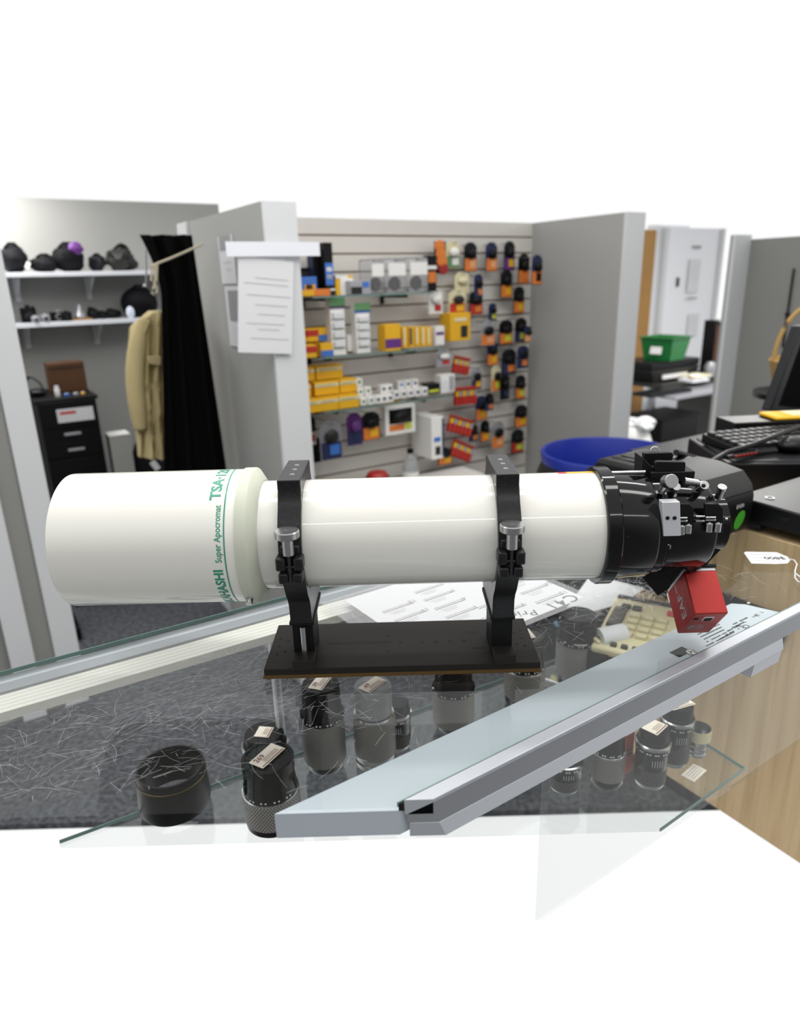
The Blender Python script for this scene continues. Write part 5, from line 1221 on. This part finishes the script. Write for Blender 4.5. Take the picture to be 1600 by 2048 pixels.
pack('hanging_pack', 'white and silver pack with red foot, left of the fourth row', 887, 716, 36, 34, 'silverplas', 'silverplas', 'redink', .10, lump='white')
pack('hanging_pack', 'small black jar shaped pack at the bottom left of the battery strips', 890, 912, 32, 34, B, 'orange', 'yellow', .10)
t = thing('orange_disc_pack', 'stack of four orange discs on a card at the top of the slatted wall', 'packet', onn(881, 515, SN - .06), TH)
MB().box((0, .004, 0), (.06, .004, .13)).obj('backing_card', 'darkgrey', t)
for k in range(4): MB().lathe([(.024, 0), (.026, .004), (.024, .012), (.0001, .013)], 24, TR(.006 * k - .01, -.002, .045 - .030 * k) @ RX(PI / 2), caps=False).obj('orange_disc', 'redplas' if k == 3 else 'orange', t)
# battery strips, rows of capped cells
def strip(px, py, w, h, ang, label, off=.10):
    P = onn(px, py, SN - off); s = depth(P) / FPX; ww = w * s / math.cos(TH); hh = h * s
    t = thing('battery_strip', label, 'battery pack', P, TH, 'battery strips on the slatted wall'); n_ = 6
    R = Matrix.Rotation(ang, 3, 'Y')
    MB().box((0, .010, 0), (ww, .003, hh), R).obj('backing_card', 'redplas', t, smooth=False)
    for k in range(n_):
        x = (k + .5) / n_ * ww - ww / 2; rr_ = ww / n_ * .42
        d0_, d1_ = R @ Vector((x, 0, -hh * .45)), R @ Vector((x, 0, hh * .02)); d2_ = R @ Vector((x, 0, hh * .30)); 
        c = MB().cyl(d0_, d1_, rr_, 14).obj('battery_cell', 'red', t)
        MB().cyl(d1_, d2_, rr_, 14).obj('battery_end', 'silverplas' if k % 2 else 'yellow', c)
    MB().box(R @ Vector((0, -.002, hh * .44)), (ww, .006, hh * .10), R).obj('red_header', 'red', t)
strip(932, 792, 46, 36, dg(2), 'battery strip with red cells left of the sixth row of packs')
strip(924, 731, 34, 34, dg(14), 'small battery strip with dark red cells left of the fourth row')
strip(922, 852, 52, 34, dg(20), 'tilted battery strip above the lowest one')
strip(925, 902, 46, 34, dg(26), 'lowest tilted battery strip on the slatted wall')
item('white_blue_carton', 'tall white carton with blue oval and blue side below the glass shelves', 'box', 876, onn(876, 918, 2.44).z, 26, 82, .16, 'white', [('blue_oval', 'bluecard', .2, .42, .5, .10), ('blue_side', 'navy', .85, .05, .15, .9), ('grey_window', 'greyplas', .3, .1, .4, .2)], n=2.44)
t, ww, hh = item('yellow_tape_box', 'olive yellow cube box with a dark window at the right of the middle shelf', 'box', 921, g2 + .012, 44, 52, .08, 'yellow', [('dark_window', 'greyplas', .52, .12, .32, .42), ('white_band', 'cream', .2, .7, .6, .12)], n=2.50)
# packs under the lower shelf
pack('hanging_pack', 'clear blister pack with a blue and silver camera, hanging low beside the pillar', 662, 880, 46, 80, 'silverplas', 'navy', 'bluecard', .16, lump='greyplas')
pack('hanging_pack', 'blue and purple pouch pack hanging right of the clear camera blister', 709, 858, 32, 64, 'purple', 'navy', 'navy', .12, lump='purple')
pack('hanging_pack', 'black and orange pack hanging right of the blue and purple pouch', 742, 852, 38, 56, 'darkgrey', 'orange', 'yellow', .12)
pack('hanging_pack', 'dark pack with red and white label low beside the notice pillar', 618, 862, 28, 60, B, 'white', 'red', .10)
pack('hanging_pack', 'black pack hanging behind the clear camera blister near the floor end', 632, 900, 26, 50, B, B, B, .06)
t, ww, hh = item('white_tray_pack', 'white framed pack with black, orange and yellow contents under the lower shelf', 'packet', 802, onn(802, 868, 2.50).z, 62, 56, .03, 'white', [('black_product', 'blackplas', .12, .38, .76, .5), ('orange_strip', 'orange', .12, .14, .5, .2), ('yellow_label', 'lime', .66, .14, .2, .22)], n=2.50)
MB().ball((ww * .0, -.012, hh * .62), (ww * .32, .02, hh * .2), .2, 5).obj('black_gadget', 'blackplas', t)
t = thing('red_lidded_tin', 'black tin with a red domed lid in front of the slatted wall behind the telescope', 'tin', Vector((*onn(755, 955, 2.30).xy, onn(822, 960, 2.32).z - .06)))
MB().lathe([(.055, 0), (.060, .01), (.060, .095), (.050, .105)], 40).obj('tin_body', 'blackplas', t); MB().lathe([(.042, .103), (.044, .115), (.034, .128), (.0001, .132)], 40).obj('red_lid', 'redplas', t)
t = thing('water_bottle', 'clear plastic bottle with a black cap behind the telescope tube', 'bottle', Vector((*onn(822, 960, 2.32).xy, onn(822, 960, 2.32).z - .06)))
MB().lathe([(.030, 0), (.033, .005), (.033, .12), (.026, .15), (.012, .172), (.012, .182)], 32).obj('bottle_body', 'bottle', t); MB().lathe([(.0332, .03), (.0336, .03), (.0336, .10), (.0332, .10)], 32, caps=False).obj('paper_label', 'white', t); MB().lathe([(.0135, .176), (.0135, .194), (.0001, .194)], 24).obj('black_cap', 'blackplas', t)
t = thing('low_counter', 'white counter ledge under the slatted wall behind the telescope', 'counter', W(2.0, 2.38, 0), TH)
zc = onn(822, 960, 2.32).z - .06
MB().box((-.38, 0, zc - .014), (.66, .34, .026)).obj('counter_top', 'white', t, bevel=.002); MB().box((-.38, .04, (zc - .028) / 2), (.64, .26, zc - .028)).obj('counter_base', 'wallpaint', t)

# ------------------------------------------------------------------ blue rimmed bin
bc = onp(1218, 902, Vector((0, 2.35, 0)), Vector((0, 1, 0)))
R_ = px2m(134, bc)
t = thing('round_bin', 'round bin with a royal blue rim and black flecked fabric side', 'bin', Vector((bc.x, bc.y, 0)))
zt = bc.z
MB().lathe([(R_ * .88, 0), (R_ * .98, .03), (R_ * 1.05, zt * .45), (R_ * 1.06, zt - .09), (R_ * .99, zt - .045), (R_ * .955, zt - .03)], 72, caps=False).obj('fabric_side', 'flecks', t)
MB().lathe([(R_ * .95, zt - .04), (R_ * .985, zt - .035), (R_ * 1.0, zt - .005), (R_ * .99, zt), (R_ * .96, zt), (R_ * .945, zt - .006), (R_ * .90, zt - .14), (R_ * .86, zt - .40), (.0001, zt - .41)], 96, caps=False).obj('blue_liner', 'blue', t)

# ------------------------------------------------------------------ the desk in the room beyond the doorway
ND = 3.35
def dpt(px, py, n=ND): return onn(px, py, n)
zd = dpt(1330, 795, 3.05).z
dkx = thing('metal_desk', 'grey edged desk with a keyboard tray seen through the right doorway', 'desk', W(dpt(1345, 780).dot(AX), 3.35, 0), TH)
zt_ = dpt(1330, 760, 3.45).z
MB().box((.18, .12, zt_), (.95, .50, .025)).obj('desk_top', 'greyplas', dkx, bevel=.003)
MB().box((.0, -.20, zd), (.95, .34, .018)).box((0, -.37, zd), (.95, .010, .026)).obj('keyboard_tray', 'silverplas', dkx, bevel=.003)
for x, y in ((-.20, .02), (.55, .02), (-.20, .32), (.55, .32)): MB().box((x, y, zt_ / 2), (.035, .035, zt_)).obj('leg', 'silverplas', dkx)
MB().box((.42, -.02, zt_ - .34), (.30, .30, .40)).obj('side_cabinet', 'walldark', dkx, bevel=.003)
t = thing('keyboard', 'dark keyboard on the tray of the desk beyond the doorway', 'keyboard', W(dpt(1330, 780, 3.12).dot(AX), 3.14, zd + .0095), TH)
MB().box((0, 0, .011), (.44, .16, .022)).obj('keyboard_body', 'darkgrey', t, bevel=.003); MB().box((0, .0, .024), (.40, .12, .006)).obj('key_block', 'blackplas', t)
t = thing('desk_printer', 'flat black desktop printer under the green basket beyond the doorway', 'printer', W(dpt(1333, 740, 3.42).dot(AX), 3.50, zt_ + .0127), TH)
ph = dpt(1330, 722, 3.35).z - zt_ - .013
pwid = px2m(158, dpt(1333, 740, 3.42)) / math.cos(TH) * .80
MB().hexa([(-pwid * .42, -.15, 0), (pwid * .42, -.15, 0), (pwid * .42, .17, 0), (-pwid * .42, .17, 0), (-pwid * .5, -.17, ph * .6), (pwid * .5, -.17, ph * .6), (pwid * .5, .19, ph * .6), (-pwid * .5, .19, ph * .6)]).obj('printer_body', 'greyplas', t, bevel=.006)
MB().box((0, .01, ph * .80), (pwid, .34, ph * .36)).obj('scanner_lid', 'blackplas', t, bevel=.008)
MB().box((-.02, -.172, ph * .25), (pwid * .5, .01, ph * .2)).obj('paper_slot', 'white', t)
gb_ = W(dpt(1337, 715, 3.40).dot(AX), 3.44, zt_ + .0127 + ph * .985)
t = thing('green_basket', 'green plastic basket with a white label on top of the printer', 'basket', gb_, dg(-52))
s = depth(gb_) / FPX; bw_, bh_ = 84 * s * .80, 44 * s
def hx(mb, w0, d0_, w1, d1_, z0, z1): return mb.hexa([(-w0, -d0_, z0), (w0, -d0_, z0), (w0, d0_, z0), (-w0, d0_, z0), (-w1, -d1_, z1), (w1, -d1_, z1), (w1, d1_, z1), (-w1, d1_, z1)])
bb = MB(); w0, w1 = bw_ * .42, bw_ * .52; dd0, dd1 = .10, .125
hx(bb, w0, dd0, w0, dd0, 0, .004)
for sx in (-1, 1): bb.hexa([(sx * w0, -dd0, 0), (sx * w0 - sx * .004, -dd0, 0), (sx * w0 - sx * .004, dd0, 0), (sx * w0, dd0, 0), (sx * w1, -dd1, bh_), (sx * w1 - sx * .004, -dd1, bh_), (sx * w1 - sx * .004, dd1, bh_), (sx * w1, dd1, bh_)])
for sy in (-1, 1): bb.hexa([(-w0, sy * dd0, 0), (w0, sy * dd0, 0), (w0, sy * (dd0 - .004), 0), (-w0, sy * (dd0 - .004), 0), (-w1, sy * dd1, bh_), (w1, sy * dd1, bh_), (w1, sy * (dd1 - .004), bh_), (-w1, sy * (dd1 - .004), bh_)])
bb.obj('basket_wall', 'green', t, smooth=False)
rm = MB()
for sx in (-1, 1): rm.box((sx * (w1 + .004), 0, bh_), (.016, dd1 * 2 + .02, .008))
for sy in (-1, 1): rm.box((0, sy * (dd1 + .004), bh_), (w1 * 2 + .02, .016, .008))
rm.obj('basket_rim', 'green', t, bevel=.002)
MB().box((0, -(dd0 + dd1) / 2 - .004, bh_ * .5), (w1 * .7, .004, bh_ * .42), RX(dg(-10)).to_3x3()).obj('white_label', 'white', t)
for i, (px, n_, w, h, c, la) in enumerate(((1392, 3.24, .20, .014, 'cream', 'yellowish magazine stack at the right of the desk printer'), (1386, 3.22, .17, .010, 'paper', 'white magazine lying under the stack beside the desk printer'))):
    P = W(dpt(px, 770, n_).dot(AX), n_, zt_ + .0127 + (.020 if i == 0 else .0)); t = thing('magazine_stack', la, 'magazines', P, TH + .2 - .3 * i)
    for k in range(2): MB().box((.006 * k, .004 * k, .005 + .010 * k), (w, .14, .009)).obj('magazine', c if k else 'paper', t, bevel=.001)
P = W(dpt(1385, 762, 3.22).dot(AX), 3.20, zt_ + .055); t = thing('white_card', 'bright white card lying on the magazine stack', 'card', P, TH - .4)
MB().box((0, 0, 0), (.085, .05, .006), RX(.2).to_3x3()).obj('card_face', 'white', t); MB().box((0, 0, -.008), (.08, .045, .012)).obj('card_box', 'yellow', t)
t = thing('tall_black_speaker', 'tall narrow black case standing on the desk against the right door post', 'case', W(dpt(1432, 720, 3.40).dot(AX) + .02, 3.42, zt_ + .0127), TH)
hh = dpt(1430, 645, 3.40).z - zt_
MB().box((0, .05, hh / 2), (.10, .10, hh)).obj('case_body', 'blackplas', t, bevel=.004); MB().box((.0, -.002, hh * .55), (.07, .006, hh * .7)).obj('front_grille', 'walnut', t); MB().box((.02, .02, hh), (.05, .05, .02)).obj('white_cap', 'white', t)
t = thing('grey_jug', 'grey white plastic jug beside the tall black case', 'jug', W(dpt(1424, 750, 3.25).dot(AX), 3.27, zt_ + .0127), TH)
MB().lathe([(.035, 0), (.042, .01), (.044, .08), (.030, .11), (.028, .115)], 32).obj('jug_body', 'silverplas', t); MB().tube([(.04, 0, .09), (.06, 0, .07), (.06, 0, .04), (.042, 0, .03)], .005, 8).obj('jug_handle', 'silverplas', t)
t = thing('crumpled_bag', 'crumpled white plastic bag on the floor inside the right doorway', 'plastic bag', W(dpt(1262, 845, 3.1).dot(AX), 3.1, 0), TH)
zb_ = dpt(1262, 832, 3.1).z
MB().ball((0, 0, zb_ / 2), (.16, .14, zb_ / 2), .10, 41).obj('bag_body', 'white', t); MB().ball((.03, -.06, zb_ * .9), (.09, .08, .05), .5, 43).obj('crumpled_top', 'paper', t)
t = thing('dark_storage_box', 'black storage box under the desk beyond the doorway', 'box', W(dpt(1330, 850, 3.2).dot(AX), 3.22, 0), TH)
zb_ = dpt(1330, 838, 3.1).z
MB().box((0, 0, zb_ / 2), (.42, .30, zb_)).obj('box_body', 'blackplas', t, bevel=.006); MB().box((0, 0, zb_ + .006), (.44, .32, .012)).obj('box_lid', 'darkgrey', t, bevel=.003)
# conduit on the dark wall at the far right
pcd = onp(1586, 560, AX * (du + .122), AX)
cw = thing('wall_conduit', 'thin grey cable conduit running down the dark wall at the right edge', 'conduit', pcd + Vector((0, 0, -.25)) - AX * .006)
MB().cyl((0, 0, -.05), (0, 0, .30), .005, 12).obj('conduit_pipe', 'greyplas', cw); MB().box((0, 0, .1), (.014, .02, .012)).obj('conduit_clip', 'greyplas', cw)

# ------------------------------------------------------------------ light
w = D.worlds.new('world'); SC.world = w; w.use_nodes = True
nt = w.node_tree; bg = nt.nodes['Background']; bg.inputs[1].default_value = 1.02
# plain white surround, dimmed below and behind the camera to shade the tube
tc = nt.nodes.new('ShaderNodeTexCoord'); dp = nt.nodes.new('ShaderNodeVectorMath'); dp.operation = 'DOT_PRODUCT'; dp.inputs[1].default_value = (0, -.8, -.6)
nt.links.new(tc.outputs['Generated'], dp.inputs[0])
mr = nt.nodes.new('ShaderNodeMapRange'); mr.interpolation_type = 'SMOOTHSTEP'; mr.inputs[1].default_value = .15; mr.inputs[2].default_value = .75; mr.inputs[3].default_value = 1.; mr.inputs[4].default_value = .25
nt.links.new(dp.outputs['Value'], mr.inputs[0])
cc = nt.nodes.new('ShaderNodeCombineColor'); [nt.links.new(mr.outputs[0], cc.inputs[k]) for k in range(3)]; nt.links.new(cc.outputs[0], bg.inputs[0])
def strip_light(name, x, y, z, L, wd, power, rz=0.):
    l = D.lights.new(name, 'AREA'); l.shape = 'RECTANGLE'; l.size = L; l.size_y = wd; l.energy = power; l.color = (1, .985, .95)
    o = D.objects.new(name, l); COL.objects.link(o); o.location = (x, y, z); o.rotation_euler = (0, 0, rz)
strip_light('ceiling_or_fill_lamp', .3, .90, 2.62, 3.4, .20, 26)
strip_light('ceiling_or_fill_lamp', 1.0, -1.05, 2.62, 3.0, .08, 14)
strip_light('ceiling_or_fill_lamp', .2, 1.75, 2.70, 2.8, .12, 22)
strip_light('ceiling_or_fill_lamp', -1.9, 3.2, 2.0, .7, .5, 16)  # unseen fill lamp added to brighten the nook
strip_light('ceiling_or_fill_lamp', 2.3, 4.2, 2.05, .8, .5, 40)  # added fill, no fitting seen; lifts the room beyond the doorway
SC.view_settings.view_transform = 'Standard'; SC.view_settings.look = 'None'; SC.view_settings.exposure = 0.; SC.view_settings.gamma = 1.
SC.view_settings.use_curve_mapping = False
SC.cycles.max_bounces = 12; SC.cycles.transparent_max_bounces = 24
